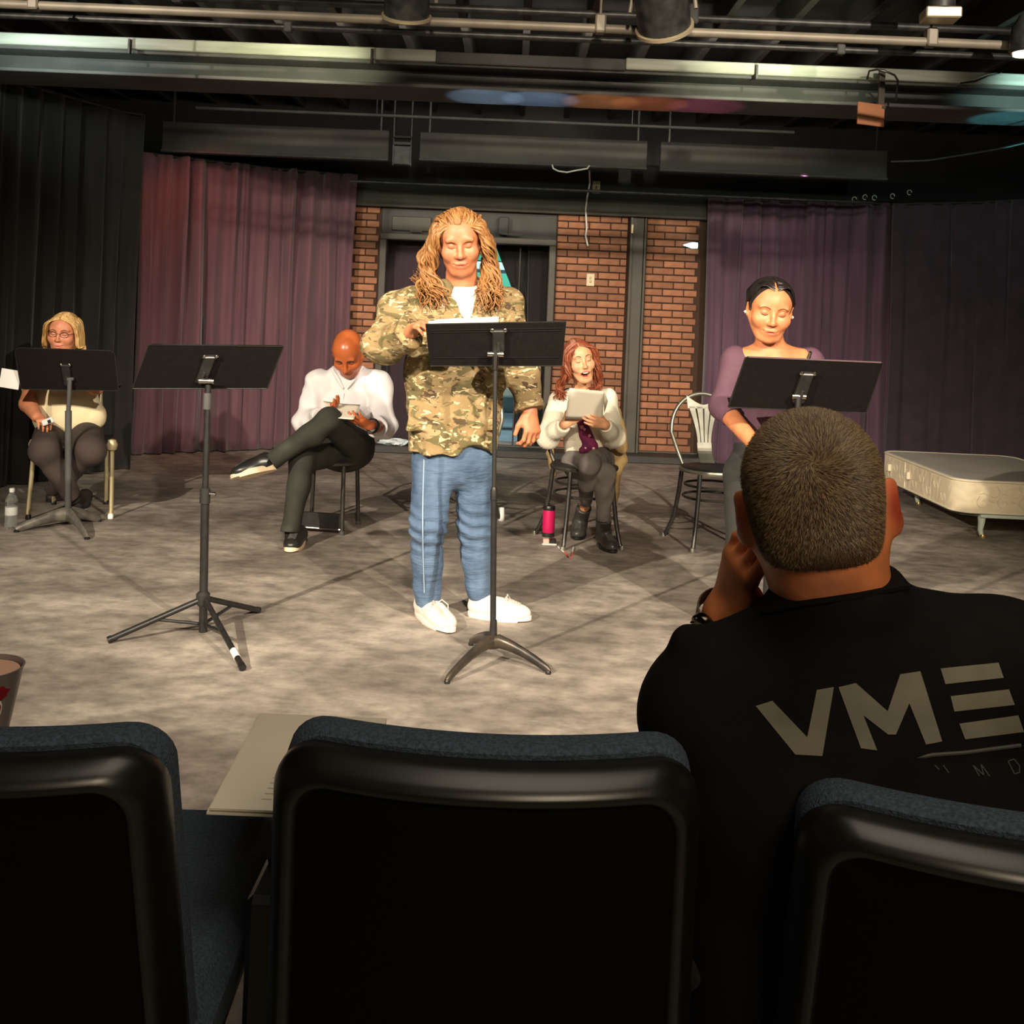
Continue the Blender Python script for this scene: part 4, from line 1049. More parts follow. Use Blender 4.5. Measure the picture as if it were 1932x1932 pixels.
pen((1082, 1035), (1078, 1053), 'second white pen pointing away on the floor before the laughing reader')

# ------------------------------------------------------------------ audience row seats
M_shell = mat('black_seat_shell', (.0075, .007, .0055), .33, col2=(.005, .0048, .004), scale=40, spec=.55)
M_shell_shade = mat('black_seat_shade', (.0022, .002, .0016), .6, spec=.08)  # shell plastic again, darkened to put shade into the recessed back
M_blue = mat('dark_blue_seat_fabric', (.045, .072, .105), .9, col2=(.018, .030, .045), scale=240, bump=.5, bscale=420)
def theatre_seat(label, loc, rz, wt, wb_, h=.58, lean=.10, cush=True, armL=False, armR=False, tip=False):
    t = thing('theatre_seat', label, 'seat', loc, rz, 'front row theatre seats')
    zt = .822; zb = zt - h
    def outl(ins, n=7, r=.055):
        o_ = []; z0_, z1_ = zb + ins, zt - ins
        wT, wB = wt - ins, wb_ - ins
        rt = max(r - ins * .5, .012)
        for k in range(13): x = -wB + 2 * wB * k / 12; o_.append((x, z0_))
        for k in range(1, 9): u = k / 9; o_.append((wB + (wT - wB) * u, z0_ + (z1_ - rt - z0_) * u))
        for k in range(n + 1): a = PI / 2 * k / n; o_.append((wT - rt + rt * math.cos(a), z1_ - rt + rt * math.sin(a)))
        for k in range(1, 16): u = k / 16; o_.append((wT - rt - 2 * (wT - rt) * u, z1_))
        for k in range(n + 1): a = PI / 2 + PI / 2 * k / n; o_.append((-wT + rt + rt * math.cos(a), z1_ - rt + rt * math.sin(a)))
        for k in range(1, 9): u = 1 - k / 9; o_.append((-(wB + (wT - wB) * u), z0_ + (z1_ - rt - z0_) * u))
        return o_
    def pt(x, z, y): return (x, y + .85 * x * x + (zt - z) * lean, z)
    def shell(layers, capA, capB):
        V = []; F = []; n = len(outl(0))
        for ins, y in layers: V += [pt(x, z, y) for x, z in outl(ins)]
        for j in range(len(layers) - 1):
            for k in range(n): F.append((j * n + k, j * n + (k + 1) % n, (j + 1) * n + (k + 1) % n, (j + 1) * n + k))
        for L_, flip in ((0, capA), (len(layers) - 1, capB)):
            ins, y = layers[L_]; b = len(V); cz = np.linspace(.85, .0, 6)
            ring = list(range(L_ * n, L_ * n + n)); cur = ring
            ox = outl(ins)
            for s_ in cz:
                if s_ == 0:
                    V.append(pt(0, (zt + zb) / 2, y)); ci_ = len(V) - 1
                    F += [(cur[k], cur[(k + 1) % n], ci_) for k in range(n)]
                else:
                    st = len(V); V += [pt(x * s_, (zt + zb) / 2 + (z - (zt + zb) / 2) * s_, y) for x, z in ox]
                    nx = list(range(st, st + n)); F += [(cur[k], cur[(k + 1) % n], nx[(k + 1) % n], nx[k]) for k in range(n)]; cur = nx
        return MB().add(V, F)
    sh = shell([(.004, .030), (.0, .022), (.0, .004), (.003, -.006), (.012, -.022), (.020, -.030), (.026, -.031), (.030, -.028), (.034, -.020)], True, True)
    nf = 6 * len(outl(0)); o_ = sh.build('back_shell', M_shell, t, angle=60)
    o_.data.materials.append(M_shell_shade)
    for f_ in o_.data.polygons[-nf:]: f_.material_index = 1
    bmesh_fix(o_)
    pd = shell([(.012, .024), (.006, .034), (.004, .060), (.010, .075), (.03, .085)], True, True)
    V2 = [(x, y, z + .016) for x, y, z in pd.V]; pd.V = V2
    p_ = pd.build('back_pad', M_blue, t, angle=60); bmesh_fix(p_)
    if cush:
        c_ = MB().bbox((0, .40, .405), (wb_ * 2.0, .58, .10), .03).build('seat_cushion', M_blue, t, smooth=False)
        MB().bbox((0, .40, .34), (wb_ * 1.9, .54, .035), .01).build('seat_pan', M_shell, t, smooth=False)
    for s_, on in ((-1, armL), (1, armR)):
        if on:
            x = s_ * (wb_ + .036)
            a_ = MB().prism([(-.16, -.03), (-.19, .005), (-.175, .035), (-.15, .045), (.15, .045), (.17, .03), (.17, -.0), (.14, -.03)], .044, Matrix.Rotation(PI / 2, 4, 'Z')).build('armrest', M_shell, t, (x, .475, .555), smooth=False)
            MB().bbox((x, .42, .28), (.06, .42, .54), .008).build('arm_post_blocker', M_shell, t, smooth=False)  # armrest post, widened to block the bright floor between the seats
            MB().bbox((x, .45, .012), (.07, .38, .024), .006).build('floor_foot', M_shell, t, smooth=False)
    MB().bbox((0, .22, .17), (.06, .08, .34), .01).build('pedestal', M_shell, t, smooth=False)
    MB().bbox((0, .22, .012), (.26, .24, .024), .006).build('floor_plate', M_shell, t, smooth=False)
    return t
import bmesh
def bmesh_fix(o):
    b = bmesh.new(); b.from_mesh(o.data); bmesh.ops.recalc_face_normals(b, faces=b.faces); b.to_mesh(o.data); b.free()
theatre_seat('dark theatre seat in the middle of the front row with blue fabric top', (-.008, 1.085, 0), rad(-1.0), .238, .238, armL=True, armR=True, lean=.05)
theatre_seat('dark theatre seat at left of the front row beside the paper', (-.590, 1.075, -.012), rad(2), .230, .262, armL=True, lean=.14)
theatre_seat('dark theatre seat under the man in the lettered black shirt', (.560, 1.005, -.028), rad(-11), .245, .27, armR=True, lean=.14)

# paper bundle on the armrests
t = thing('script_pages', 'stack of white script pages lying on the armrest between left and middle seats', 'paper', (-.39, 1.40, .604))
M_page = mat('white_page', (.80, .74, .60), .7)
for i, (dx, dz) in enumerate(((0, 0), (.004, .006))):
    V = []; 
    MB().add([(0 + dx, 0, dz), (.208, 0, dz), (.207, .32, dz + .006), (-.010 + dx, .32, dz + .006), (0 + dx, 0, dz + .003), (.208, 0, dz + .003), (.207, .32, dz + .009), (-.010 + dx, .32, dz + .009)],
             [(3, 2, 1, 0), (4, 5, 6, 7), (0, 1, 5, 4), (1, 2, 6, 5), (2, 3, 7, 6), (3, 0, 4, 7)]).build('page', M_page, t, smooth=False)
for i in range(5): MB().box((.075, .03 + i * .016, .0096 + .0003 * i), (.014, .003, .0004)).build('pencil_mark', mat('pencil_grey', (.45, .42, .34), .8), t, smooth=False)

# cup with red print at the left edge
t = thing('snack_cup', 'clear plastic cup with red berry print at the left edge behind the left seat', 'cup', (-.728, 1.45, .655))
MB().lathe([(.030, 0), (.031, .004), (.052, .118), (.054, .121), (.051, .121), (.030, .008)], n=32).build('cup_wall', mat('frosted_plastic', (.34, .28, .26), .25, trans=.25), t)
M_redp = mat('dark_red_print', (.22, .006, .015), .5)
def on_cup(u, z, o_=.0012): r_ = .031 + (z - .004) * .1842 + o_; a = u; return (r_ * math.sin(a), -r_ * math.cos(a), z)
def blob(name, cu, cz, ru, rz_, n=18, wob=0, m=M_redp, o_=.0012):
    V = [on_cup(cu, cz, o_ + .0008)] + [on_cup(cu + ru * math.cos(2 * PI * k / n) * (1 + wob * math.sin(5 * 2 * PI * k / n)), cz + rz_ * math.sin(2 * PI * k / n) * (1 + wob * math.cos(4 * 2 * PI * k / n)), o_) for k in range(n)]
    MB().add(V, [(0, 1 + k, 1 + (k + 1) % n) for k in range(n)]).build(name, m, t)
blob('print_outline', .72, .070, .34, .021, m=M_white); blob('print_berry', .72, .070, .28, .017, wob=.05, o_=.0024)
blob('print_leaf', .95, .094, .26, .009, wob=.25); blob('print_patch', .80, .036, .34, .012, wob=.3); blob('print_patch', .72, .016, .3, .008, wob=.2)
MB().bbox((.034, -.02, .012), (.012, .02, .03), .004).build('cup_clip', M_blkpl, t, smooth=False)
MB().lathe([(.045, .112), (.047, .115), (.02, .116), (.01, .114)], n=24).build('snack_surface', mat('pale_snack', (.75, .45, .32), .7), t)
theat = [o_ for o_ in C.objects if o_.name.startswith('theatre_seat')]
# ------------------------------------------------------------------ people
from mathutils.geometry import tessellate_polygon
M_skin = mat('skin', (.8, .8, .8), .48, col2=(1, 1, 1), scale=30, attr=True, bump=.04, bscale=220, spec=.42)
M_skin_shiny = mat('skin_shiny', (.9, .9, .9), .30, col2=(1, 1, 1), scale=30, attr=True, spec=.5)
M_brow_bl = mat('fair_brow', (.26, .10, .035), .8); M_brow_dk = mat('dark_brow', (.03, .012, .008), .8); M_brow_br = mat('brown_brow', (.14, .05, .025), .8)
M_lash = mat('lash_line', (.05, .018, .012), .7); M_teeth = mat('teeth', (.85, .78, .62), .3)
FAIR = (.55, .205, .098); FLIP = (.52, .115, .065); FBL = (.62, .19, .10)
def cloth(name, c1, c2, **k):
    return mat(name, c1, k.pop('rough', .85), col2=c2, bump=k.pop('bump', .35), **k)
def person(label, base):
    return thing('person', label, 'person', base)
def front(prims, pxy, Y0, out=0.):
    """surface points seen from the audience under photo pixels, starting at depth Y0"""
    p = np.array([P(x, y, Y0) for x, y in pxy]); d = p - np.array([0, 0, CAMH]); d /= np.linalg.norm(d, axis=1)[:, None]
    return trace(prims, p, d) - out * d
X1 = (1, 0, 0)

# ================================================================== 1. standing reader in camouflage jacket
def camo_material():
    m = bpy.data.materials.new('camouflage_cloth'); m.use_nodes = True; nt = m.node_tree; N = nt.nodes; L = nt.links; b = N['Principled BSDF']
    b.inputs['Roughness'].default_value = .85
    tc = N.new('ShaderNodeTexCoord')
    def layer(scale, st, seed, thr, dist=1.2):
        mp = N.new('ShaderNodeMapping'); mp.inputs['Scale'].default_value = st; mp.inputs['Location'].default_value = (seed, seed * 2.3, seed * .7); mp.inputs['Rotation'].default_value = (0, .5, .3)
        L.new(tc.outputs['Object'], mp.inputs[0]); nz = N.new('ShaderNodeTexNoise'); nz.inputs['Scale'].default_value = scale; nz.inputs['Detail'].default_value = 2.2; nz.inputs['Distortion'].default_value = dist
        L.new(mp.outputs[0], nz.inputs['Vector']); mr = N.new('ShaderNodeMapRange'); mr.inputs[1].default_value = thr; mr.inputs[2].default_value = thr + .025
        L.new(nz.outputs['Fac'], mr.inputs[0]); return mr.outputs[0]
    cur = None
    def over(fac, col):
        nonlocal cur
        mx = N.new('ShaderNodeMix'); mx.data_type = 'RGBA'; L.new(fac, mx.inputs['Factor'])
        if cur is None: mx.inputs['A'].default_value = (.285, .195, .085, 1)
        else: L.new(cur, mx.inputs['A'])
        mx.inputs['B'].default_value = (*col, 1); cur = mx.outputs['Result']
    over(layer(9, (1, 1, 1.7), 1, .52), (.14, .112, .043))
    over(layer(13, (1, 1, 2.0), 5, .56), (.34, .25, .125))
    over(layer(18, (1, 1, 2.0), 9, .59), (.085, .052, .024))
    over(layer(24, (.8, .8, 1.6), 14, .615), (.64, .53, .30))
    L.new(cur, b.inputs['Base Color'])
    nz = N.new('ShaderNodeTexNoise'); nz.inputs['Scale'].default_value = 14; L.new(tc.outputs['Object'], nz.inputs['Vector'])
    bp = N.new('ShaderNodeBump'); bp.inputs['Strength'].default_value = .35; bp.inputs['Distance'].default_value = .02; L.new(nz.outputs['Fac'], bp.inputs['Height']); L.new(bp.outputs[0], b.inputs['Normal'])
    return m
M_camo = camo_material()
base = G(858, 1175); base[2] = 0
t = person('long-haired person in camouflage jacket and blue jeans reading at the central music stand', base)
hd = Head(P(867, 457, 4.24), frame(rad(5), rad(20), rad(-6)), 1.07, jaw=1.0, nose=1.05, mouth=.27, brow=1.3, grin=.6)
nb = P(872, 552, 4.31)
shL, shR = P(752, 588, 4.30), P(946, 580, 4.36); elL, elR = P(724, 650, 4.14), P(982, 690, 4.40)
wrL, wrR = P(776, 626, 3.985), P(1000, 775, 4.34)
waist, hip, chest = P(860, 705, 4.32), P(853, 845, 4.33), P(862, 620, 4.32)
skin = hd.prims + hd.neck(nb, .060) + [ecap(hip, waist, (.15, .10), (.15, .10), X1), ecap(waist, chest, (.15, .10), (.165, .10), X1),
        cone(shL, shR, .055, .055, .03), cone(shL, elL, .048, .042), cone(elL, wrL, .042, .028), cone(shR, elR, .048, .042), cone(elR, wrR, .042, .030)]
skin += hand(wrL, P(817, 589, 3.845) - wrL, (.55, -.1, -.8), (.2, 1, .2), 1.0, curl=(42, 30, 18), spread=.07, th=(.75, .4, .55), thc=15)
fR = P(1010, 860, 4.28) - wrR
skin += hand(wrR, fR, (-.55, .75, .0), (-.75, -.5, .1), 1.16, curl=(30, 40, 30), spread=.08, th=(.75, .45, .4), thc=25)
o = organic('body', skin, .0042, M_skin, t, base, paint=hd.paint(FLIP, FBL, (.62, .2, .12)), base=FAIR)
face_lines(hd, t, base, M_brow_bl, M_brow_br, brow_h=.0255, brow_r=.0036, inner=-.004)
q = hd.surf([(x, -.0630) for x in (-.009, -.005, 0, .005, .009)], -.0012)
MB().tube(q, [.0012, .0022, .0024, .0022, .0012], 6).build('teeth', M_teeth, t, org=base)
jk = [ecap(P(850, 900, 4.33), waist, (.182, .135), (.205, .145), X1, .03), ecap(waist, chest, (.205, .145), (.205, .130), X1, .05),
      cone(shL, shR, .078, .072, .05), cone(shL, nb + A(-.02, .03, .02), .070, .062, .05), cone(shR, nb + A(.02, .03, .02), .070, .062, .05),
      cone(shL, elL, .080, .068, .03), ell(elL + A(-.004, 0, -.004), (.072, .080, .070), k=.03), cone(elL, wrL * .93 + elL * .07, .070, .058, .03, cut=True),
      cone(wrL * .80 + elL * .20, wrL * .97 + elL * .03, .064, .066, .008, cut=True, cut0=True),
      cone(shR, elR, .082, .070, .05), cone(elR, wrR * .94 + elR * .06, .070, .058, .05, cut=True), cone(wrR * .82 + elR * .18, wrR * .97 + elR * .03, .062, .063, .008, cut=True, cut0=True)]
jk += [cone(P(872, 540, 4.27), P(874, 500, 4.20), .053, .058, .012, 's'), cone(P(879, 548, 4.12), P(887, 622, 4.13), .026, .003, .010, 's')]
for a, b, c in (((838, 545), (856, 578), (884, 632)), ((908, 541), (906, 580), (890, 632))):   # lapels
    q = front(jk, (a, b, c), 3.9); jk += [cone(q[0] + A(0, .0, .016), q[1] + A(0, -.008, 0), .026, .026, .015), cone(q[1] + A(0, -.008, 0), q[2], .024, .008, .02)]
for (cx, cy, w_, h_) in ((818, 628, .062, .05), (928, 622, .05, .05), (805, 775, .075, .085), (918, 775, .05, .08)):
    q = front(jk, [(cx, cy)], 3.9)[0]; jk.append(rbox(q + A(0, .006, 0), (w_, .014, h_), r=.008, k=.006))
    jk.append(rbox(q + A(0, .004, h_ * .75), (w_ + .004, .018, .02), r=.006, k=.003))
q = front(jk, [(886, 650), (892, 720), (896, 800), (893, 850)], 3.9)
for a, b in zip(q[:-1], q[1:]): jk.append(cone(a + A(.02, .012, 0), b + A(.02, .012, 0), .024, .024, .006))
jk.append(half(P(845, 853, 4.3), (.02, 0, -1)))
jk.append(ell(P(900, 873, 4.15), (.075, .3, .062), k=.01, op='s'))
wv = waves(3, 7, (18, 60), .0070, .8)
organic('jacket', jk, .0052, M_camo, t, base, wv, .016)
organic('t_shirt', [ecap(waist, P(872, 575, 4.28), (.17, .105), (.10, .085), X1, .04), cone(P(850, 560, 4.30), P(896, 558, 4.30), .045, .045, .03)], .007, cloth('white_tee', (.80, .78, .74), (.72, .70, .66), scale=8, bscale=30), t, base)
M_jean = cloth('blue_denim', (.115, .185, .295), (.045, .080, .145), scale=11, stretch=(1, 1, .45), bscale=28, bump=.7, bstretch=(.6, .6, 2.2), lo=.3, hi=.7)
kL, kR, anL, anR = P(806, 990, 4.27), P(895, 992, 4.38), P(806, 1135, 4.37), P(903, 1122, 4.45)
hpL, hpR = P(820, 870, 4.34), P(893, 866, 4.36)
jn = [ecap(P(856, 870, 4.34), P(856, 820, 4.34), (.165, .12), (.165, .12), X1), cone(hpL, kL, .096, .070, .03), cone(kL, anL, .068, .053, .03, cut=True), ell(kL * .6 + anL * .4 + A(0, .02, 0), (.064, .07, .11), k=.03),
      cone(hpR, kR, .094, .068, .03), cone(kR, anR, .066, .053, .03, cut=True), ell(kR * .6 + anR * .4 + A(0, .02, 0), (.062, .07, .11), k=.03)]
wj0 = waves(6, 5, (20, 50), .0042, 1.4)
kz = float(kL[2])
def wj(p): 
    e = np.exp(-((p[:, 2] - kz) / .12) ** 2) + .8 * np.exp(-((p[:, 2] - .13) / .07) ** 2) + .35
    return wj0(p) * e + .0055 * np.sin(p[:, 2] * 120 + p[:, 0] * 55 + 2 * np.sin(p[:, 0] * 30)) * np.exp(-((p[:, 2] - kz + .02) / .10) ** 2)
organic('jeans', jn, .0055, M_jean, t, base, wj, .014)
q = front(jn, [(800 - 2.5 * math.sin(i_ * .16), 866 + 12 * i_) for i_ in range(22)], 3.9, .0035)
MB().tube(q, .0032, 6).build('side_seam', mat('pale_denim_seam', (.27, .36, .46), .8), t, org=base)
M_wshoe = cloth('white_canvas', (.80, .72, .64), (.74, .66, .58), scale=12, bscale=200, bump=.1); M_wsole = mat('white_rubber', (.80, .70, .62), .5); M_wlace = mat('white_lace', (.62, .56, .50), .8)
h1, t1 = G(795, 1160), G(852, 1196); h2, t2 = G(886, 1162), G(1001, 1172)
shoe('shoe', h1 + (h1 - t1) * .12, t1, M_wshoe, M_wsole, M_wlace, t, base, W=.053, ank=anL + A(0, -.005, .0), H=.09)
shoe('shoe', h2 + (h2 - t2) * .02, t2, M_wshoe, M_wsole, M_wlace, t, base, W=.053, ank=anR + A(0, -.005, .0), H=.09)
# long wavy hair
M_hairbl = mat('dark_blond_hair', (.20, .082, .024), .5, col2=(.42, .205, .072), scale=22, stretch=(3, 3, .5), spec=.4, lo=.3, hi=.7)
cap = [ell(hd.L(0, -.022, .044), np.array((.087, .103, .088)) * 1.05, hd.F, .02), ell(hd.L(0, -.05, -.03), np.array((.085, .075, .10)) * 1.05, hd.F, .03),
       ell(hd.L(0, .12, -.016), np.array((.070, .105, .095)) * 1.05, hd.F, .012, 's'), ell(hd.L(0, .10, -.11), np.array((.074, .10, .10)) * 1.05, hd.F, .02, 's')]
wc = waves(8, 6, (40, 90), .0035)
hr = organic('hair', cap, .0055, M_hairbl, t, base, wc, .008)
mb = MB(); r_ = random.Random(5)
for i in range(360):
    s_ = -1 if i % 2 else 1; a = r_.random(); b = r_.random(); wd = r_.uniform(-1, 1)
    yb = .075 - .15 * a                      # front to back on the scalp
    x0 = s_ * (.012 + .05 * b * (1 - .3 * a))
    p0 = hd.L(x0, yb * .8 - .005, .126 - .045 * abs(yb) / .09 - .014 * b)
    p1 = hd.L(s_ * (.078 + .014 * b), yb * .8 + .004, .058 + .012 * wd)
    p2 = hd.L(s_ * (.092 + .030 * b), yb * .85 - .005, -.015)
    ln = r_.uniform(.35, 1.05); side = s_ * hd.F[0, 0]
    if side < 0:   # picture left: falls outward over the shoulder
        p3 = hd.L(s_ * (.098 + .045 * b), yb * .6, -.09); sp_ = r_.random()
        p3 += A(-.02 * sp_, 0, 0); p4 = P(812 - 26 * sp_ + 26 * b, 538, 4.20 + .12 * a); e = P(798 - 18 * sp_ + 64 * b * (1 - .6 * a), 545 + 66 * (ln - .45), 4.15 + .10 * a)
        if sp_ > .75 and a > .4: e = P(798 - r_.uniform(0, 22), 508 + r_.uniform(0, 24), 4.28)
    else:
        p3 = hd.L(s_ * (.096 + .036 * b), yb * .6, -.09); p4 = P(908 + 34 * b, 538, 4.18 + .14 * a); e = P(897 + 52 * b, 548 + 64 * (ln - .4), 4.15 + .10 * a)
    lock(mb, [p0, p1, p2, p3, p4, e], r_.uniform(.005, .0095), 5, 30, r_.uniform(.009, .019), r_.uniform(2.6, 4.4), r_.uniform(0, 6))
for i in range(70):   # swept back from the forehead
    x = r_.uniform(-.062, .062); zf = .088 - .35 * x * x / .06
    p0 = hd.L(x, .070 - abs(x) * .35, zf); p1 = hd.L(x * 1.12 + r_.uniform(-.012, .012), .052 - abs(x) * .3, zf + .024); p2 = hd.L(x * 1.35, -.01, .130 - x * x * 11)
    lock(mb, [p0, p1, p2, hd.L(x * 1.4, -.08, .085)], r_.uniform(.004, .008), 5, 14, .007, 2.0, r_.uniform(0, 6), .5)
mb.build('hair_locks', M_hairbl, hr, org=base, angle=80)
# pages on the central stand
pg = thing('open_script', 'white script pages standing open on the central music stand under the reader\'s hand', 'paper', SC + A(0, 0, 1.24))
a, b, c_, d_ = P(822, 603, 3.86), P(941, 597, 3.865), P(938, 672, 3.935), P(822, 676, 3.935)
def quadpage(name, parent, org, q, m, bend=0., th=.0016, bd=(0, -1, 0)):
    q = [np.asarray(v, float) for v in q]; bd = A(*bd) * bend
    def f(u, v): return q[0] * (1 - u) * (1 - v) + q[1] * u * (1 - v) + q[2] * u * v + q[3] * (1 - u) * v + bd * (math.sin(PI * u) - .2 * v) - np.asarray(org)
    o_ = MB().grid(f, 10, 8).build(name, m, parent); sd = o_.modifiers.new('th', 'SOLIDIFY'); sd.thickness = th; return o_
quadpage('page', pg, SC + A(0, 0, 1.24), [a, b, c_, d_], M_page)
quadpage('page', pg, SC + A(0, 0, 1.24), [P(808, 606, 3.85), P(870, 599, 3.87), P(900, 672, 3.945), P(815, 676, 3.945)], M_page, .004, bd=(0, 1, 0))

# ================================================================== 2. seated bald reader
M_wshirt = cloth('white_linen', (.74, .70, .70), (.66, .63, .65), scale=7, bscale=40, bump=.3)
M_olive = cloth('dark_olive_twill', (.036, .037, .026), (.022, .023, .017), scale=8, bscale=160, bump=.15)
BS = (.50, .125, .036)
base = A(-1.06, 6.12, 0)
t = person('bald person in white shirt and dark trousers sitting cross-legged reading a page', base)
hd = Head(P(657, 666, 5.90), frame(rad(-3), rad(45), rad(-3)), 1.07, jaw=1.03, nose=1.15, mouth=.1, brow=1.1, wide=1.0, grin=.4)
nb = P(660, 706, 6.02)
shL, shR = P(600, 724, 6.04), P(716, 724, 6.04); elL, elR = P(574, 797, 5.94), P(725, 806, 5.93)
wrL, wrR = P(612, 785, 5.74), P(699, 803, 5.73); pel, chest = P(650, 835, 6.10), P(657, 755, 6.07)
skin = hd.prims + hd.neck(nb, .058) + [ecap(pel, chest, (.12, .09), (.14, .09), X1), cone(shL, shR, .05, .05), cone(shL, elL, .045, .04), cone(elL, wrL, .04, .028), cone(shR, elR, .045, .042), cone(elR, wrR, .044, .030)]
skin += hand(wrL, P(640, 762, 5.68) - wrL, (.3, -.4, .8), (.1, .5, .8), 1.0, curl=(18, 25, 15), th=(.7, .5, .3))
skin += hand(wrR, P(655, 783, 5.60) - wrR, (-.2, .55, .75), (-.3, .75, -.2), 1.05, curl=(10, 22, 18), spread=.04, th=(.75, .5, .6), thc=10)
organic('body', skin, .0042, M_skin_shiny, t, base, paint=hd.paint((.42, .11, .06), None, (.40, .09, .03), [(hd.L(0, .06, -.085), np.array((.07, .06, .035)), hd.F, (.36, .10, .035), 1.2)]), base=BS)
face_lines(hd, t, base, M_brow_dk, M_lash, brow_h=.028, brow_r=.003)
sh = [ecap(P(650, 828, 6.10), chest, (.150, .125), (.168, .125), X1, .04), ecap(chest, P(658, 724, 6.05), (.168, .125), (.13, .10), X1, .05), cone(shL, shR, .066, .066, .04),
      cone(shL, nb + A(0, .01, 0), .055, .056, .05), cone(shR, nb + A(0, .01, 0), .055, .056, .05),
      cone(shL, elL, .068, .062, .04), cone(elL, wrL * .86 + elL * .14, .062, .05, .04, cut=True), cone(shR, elR, .068, .066, .04), ell(elR + A(0, 0, -.005), (.066, .066, .062), k=.03), cone(elR, wrR * .5 + elR * .5, .064, .060, .03, cut=True)]
sh += [cone(P(651, 722, 5.85), P(650, 742, 5.90), .012, .002, .004, 's')]
wv = waves(21, 7, (24, 75), .0062, .7)
o = organic('shirt', sh, .0050, M_wshirt, t, base, wv, .014)
for a, b in (((628, 703), (648, 733)), ((684, 697), (655, 733))):
    q = front(sh, [a, ((a[0] + b[0]) / 2 + 1, (a[1] + b[1]) / 2), b], 5.6)
    MB().tube([q[0] + A(0, 0, .015), q[1] + A(0, -.012, .006), q[2] + A(0, -.004, 0)], [.010, .012, .006], 8).build('collar', M_wshirt, o, org=base)
q = front(sh, [(649, 742), (646, 765), (645, 790)], 5.6)
MB().tube(q, [.004, .005, .005], 6).build('placket', M_wshirt, o, org=base)
hA, kA, aA = P(676, 842, 6.06), P(621, 792, 5.62), P(512, 872, 5.50)
hB, kB, aB = P(632, 850, 6.06), P(570, 872, 5.64), P(548, 1003, 5.55)
tr = [ecap(P(650, 846, 6.12), P(651, 818, 6.12), (.175, .145), (.165, .135), X1), cone(hA, kA, .098, .068, .04), cone(kA, aA, .064, .047, .03, cut=True), ell(kA * .7 + aA * .3 + A(.0, .01, -.02), (.075, .06, .058), k=.03),
      cone(hB, kB, .092, .066, .03), cone(kB, aB, .063, .050, .03, cut=True), ell(kB * .65 + aB * .35 + A(0, .025, 0), (.060, .065, .10), k=.03)]
organic('trousers', tr, .0055, M_olive, t, base, waves(23, 5, (18, 45), .003), .007)
M_bshoe = mat('black_leather', (.018, .018, .016), .35, spec=.6); M_csole = mat('cream_sole', (.78, .62, .42), .5); M_blace = mat('dark_lace', (.05, .048, .045), .6)
shoe('shoe', P(524, 886, 5.51), P(437, 907, 5.45), M_bshoe, M_csole, M_blace, t, base, W=.05, up=(.30, .42, 1), ank=aA, H=.10, sole=.032)
tg = G(545, 1044); shoe('shoe', tg + A(.012, .27, 0), tg, M_bshoe, M_csole, M_blace, t, base, W=.05, ank=aB, H=.10, sole=.032)
wd = unit(wrR - elR); wc_ = wrR * .86 + elR * .14; u_ = unit(np.cross(wd, (0, 0, 1))); v_ = np.cross(wd, u_)
wt = MB().tube([wc_ + u_ * .036 * math.cos(a) + v_ * .036 * math.sin(a) for a in np.linspace(0, 2 * PI, 25)[:-1]], .0085, 6, closed=True).build('wristwatch', M_blkpl, t, org=base)
MB().lathe([(.001, 0), (.016, 0), (.018, .006), (.014, .010), (.001, .011)], c=tuple(wc_ + A(.004, -.036, -.012) - base), n=18, M=Matrix.Rotation(PI / 2, 4, 'X')).build('watch_case', M_chrome, wt)
pg = thing('script_page', 'white page held by the bald reader above his crossed knee', 'paper', P(645, 772, 5.64))
quadpage('page', pg, P(645, 772, 5.64), [P(610, 757, 5.80), P(680, 764, 5.80), P(667, 792, 5.58), P(622, 786, 5.58)], M_page, .004, bd=(0, 0, -1))

# ================================================================== 3. seated red-haired reader
base = A(.46, 6.02, 0)
M_cream = cloth('cream_knit', (.82, .77, .62), (.74, .68, .54), scale=10, bscale=110, bump=.4)
M_gjean = cloth('grey_denim', (.185, .162, .150), (.12, .105, .098), scale=10, bscale=120, bump=.2)
t = person('laughing red-haired person in cream cardigan and grey jeans sitting with a page', base)
hd = Head(P(1094, 680, 5.98), frame(rad(12), rad(4), rad(-12)), 1.0, jaw=.90, nose=.85, mouth=1.05, brow=.6, cheek=1.15, wide=.97, grin=1.)
nb = P(1100, 733, 6.07)
shL, shR = P(1054, 757, 6.09), P(1146, 752, 6.10); elL, elR = P(1034, 824, 5.98), P(1157, 825, 5.98)
wrL, wrR = P(1066, 800, 5.80), P(1141, 801, 5.77); pel, chest = P(1108, 868, 6.10), P(1101, 790, 6.10)
FAIR2 = (.80, .40, .21)
skin = hd.prims + hd.neck(nb, .047) + [ecap(pel, chest, (.11, .08), (.12, .08), X1), ecap(chest, P(1100, 752, 6.08), (.12, .08), (.13, .07), X1), cone(shL, shR, .042, .042), cone(shL, elL, .038, .034), cone(elL, wrL, .034, .024), cone(shR, elR, .038, .034), cone(elR, wrR, .034, .024)]
skin += hand(wrR, P(1100, 788, 5.70) - wrR, (-.05, .9, .25), (-.1, -.2, 1), .95, curl=(8, 16, 12), spread=.05, th=(.6, .6, .6), thc=15)
skin += hand(wrL, P(1100, 775, 5.78) - wrL, (.1, -.9, .3), (0, .2, 1), .92, curl=(12, 16, 12), th=(.7, .6, .2))
anA, anB = P(1138, 980, 5.81), P(1104, 946, 6.06)
skin += [cone(P(1106, 930, 6.02), P(1103, 956, 6.085), .035, .031)]
organic('body', skin, .0040, M_skin, t, base, paint=hd.paint((.60, .12, .08), (.80, .30, .18), (.62, .26, .14)), base=FAIR2)
face_lines(hd, t, base, M_brow_br, M_lash, brow_h=.034, brow_r=.0026)
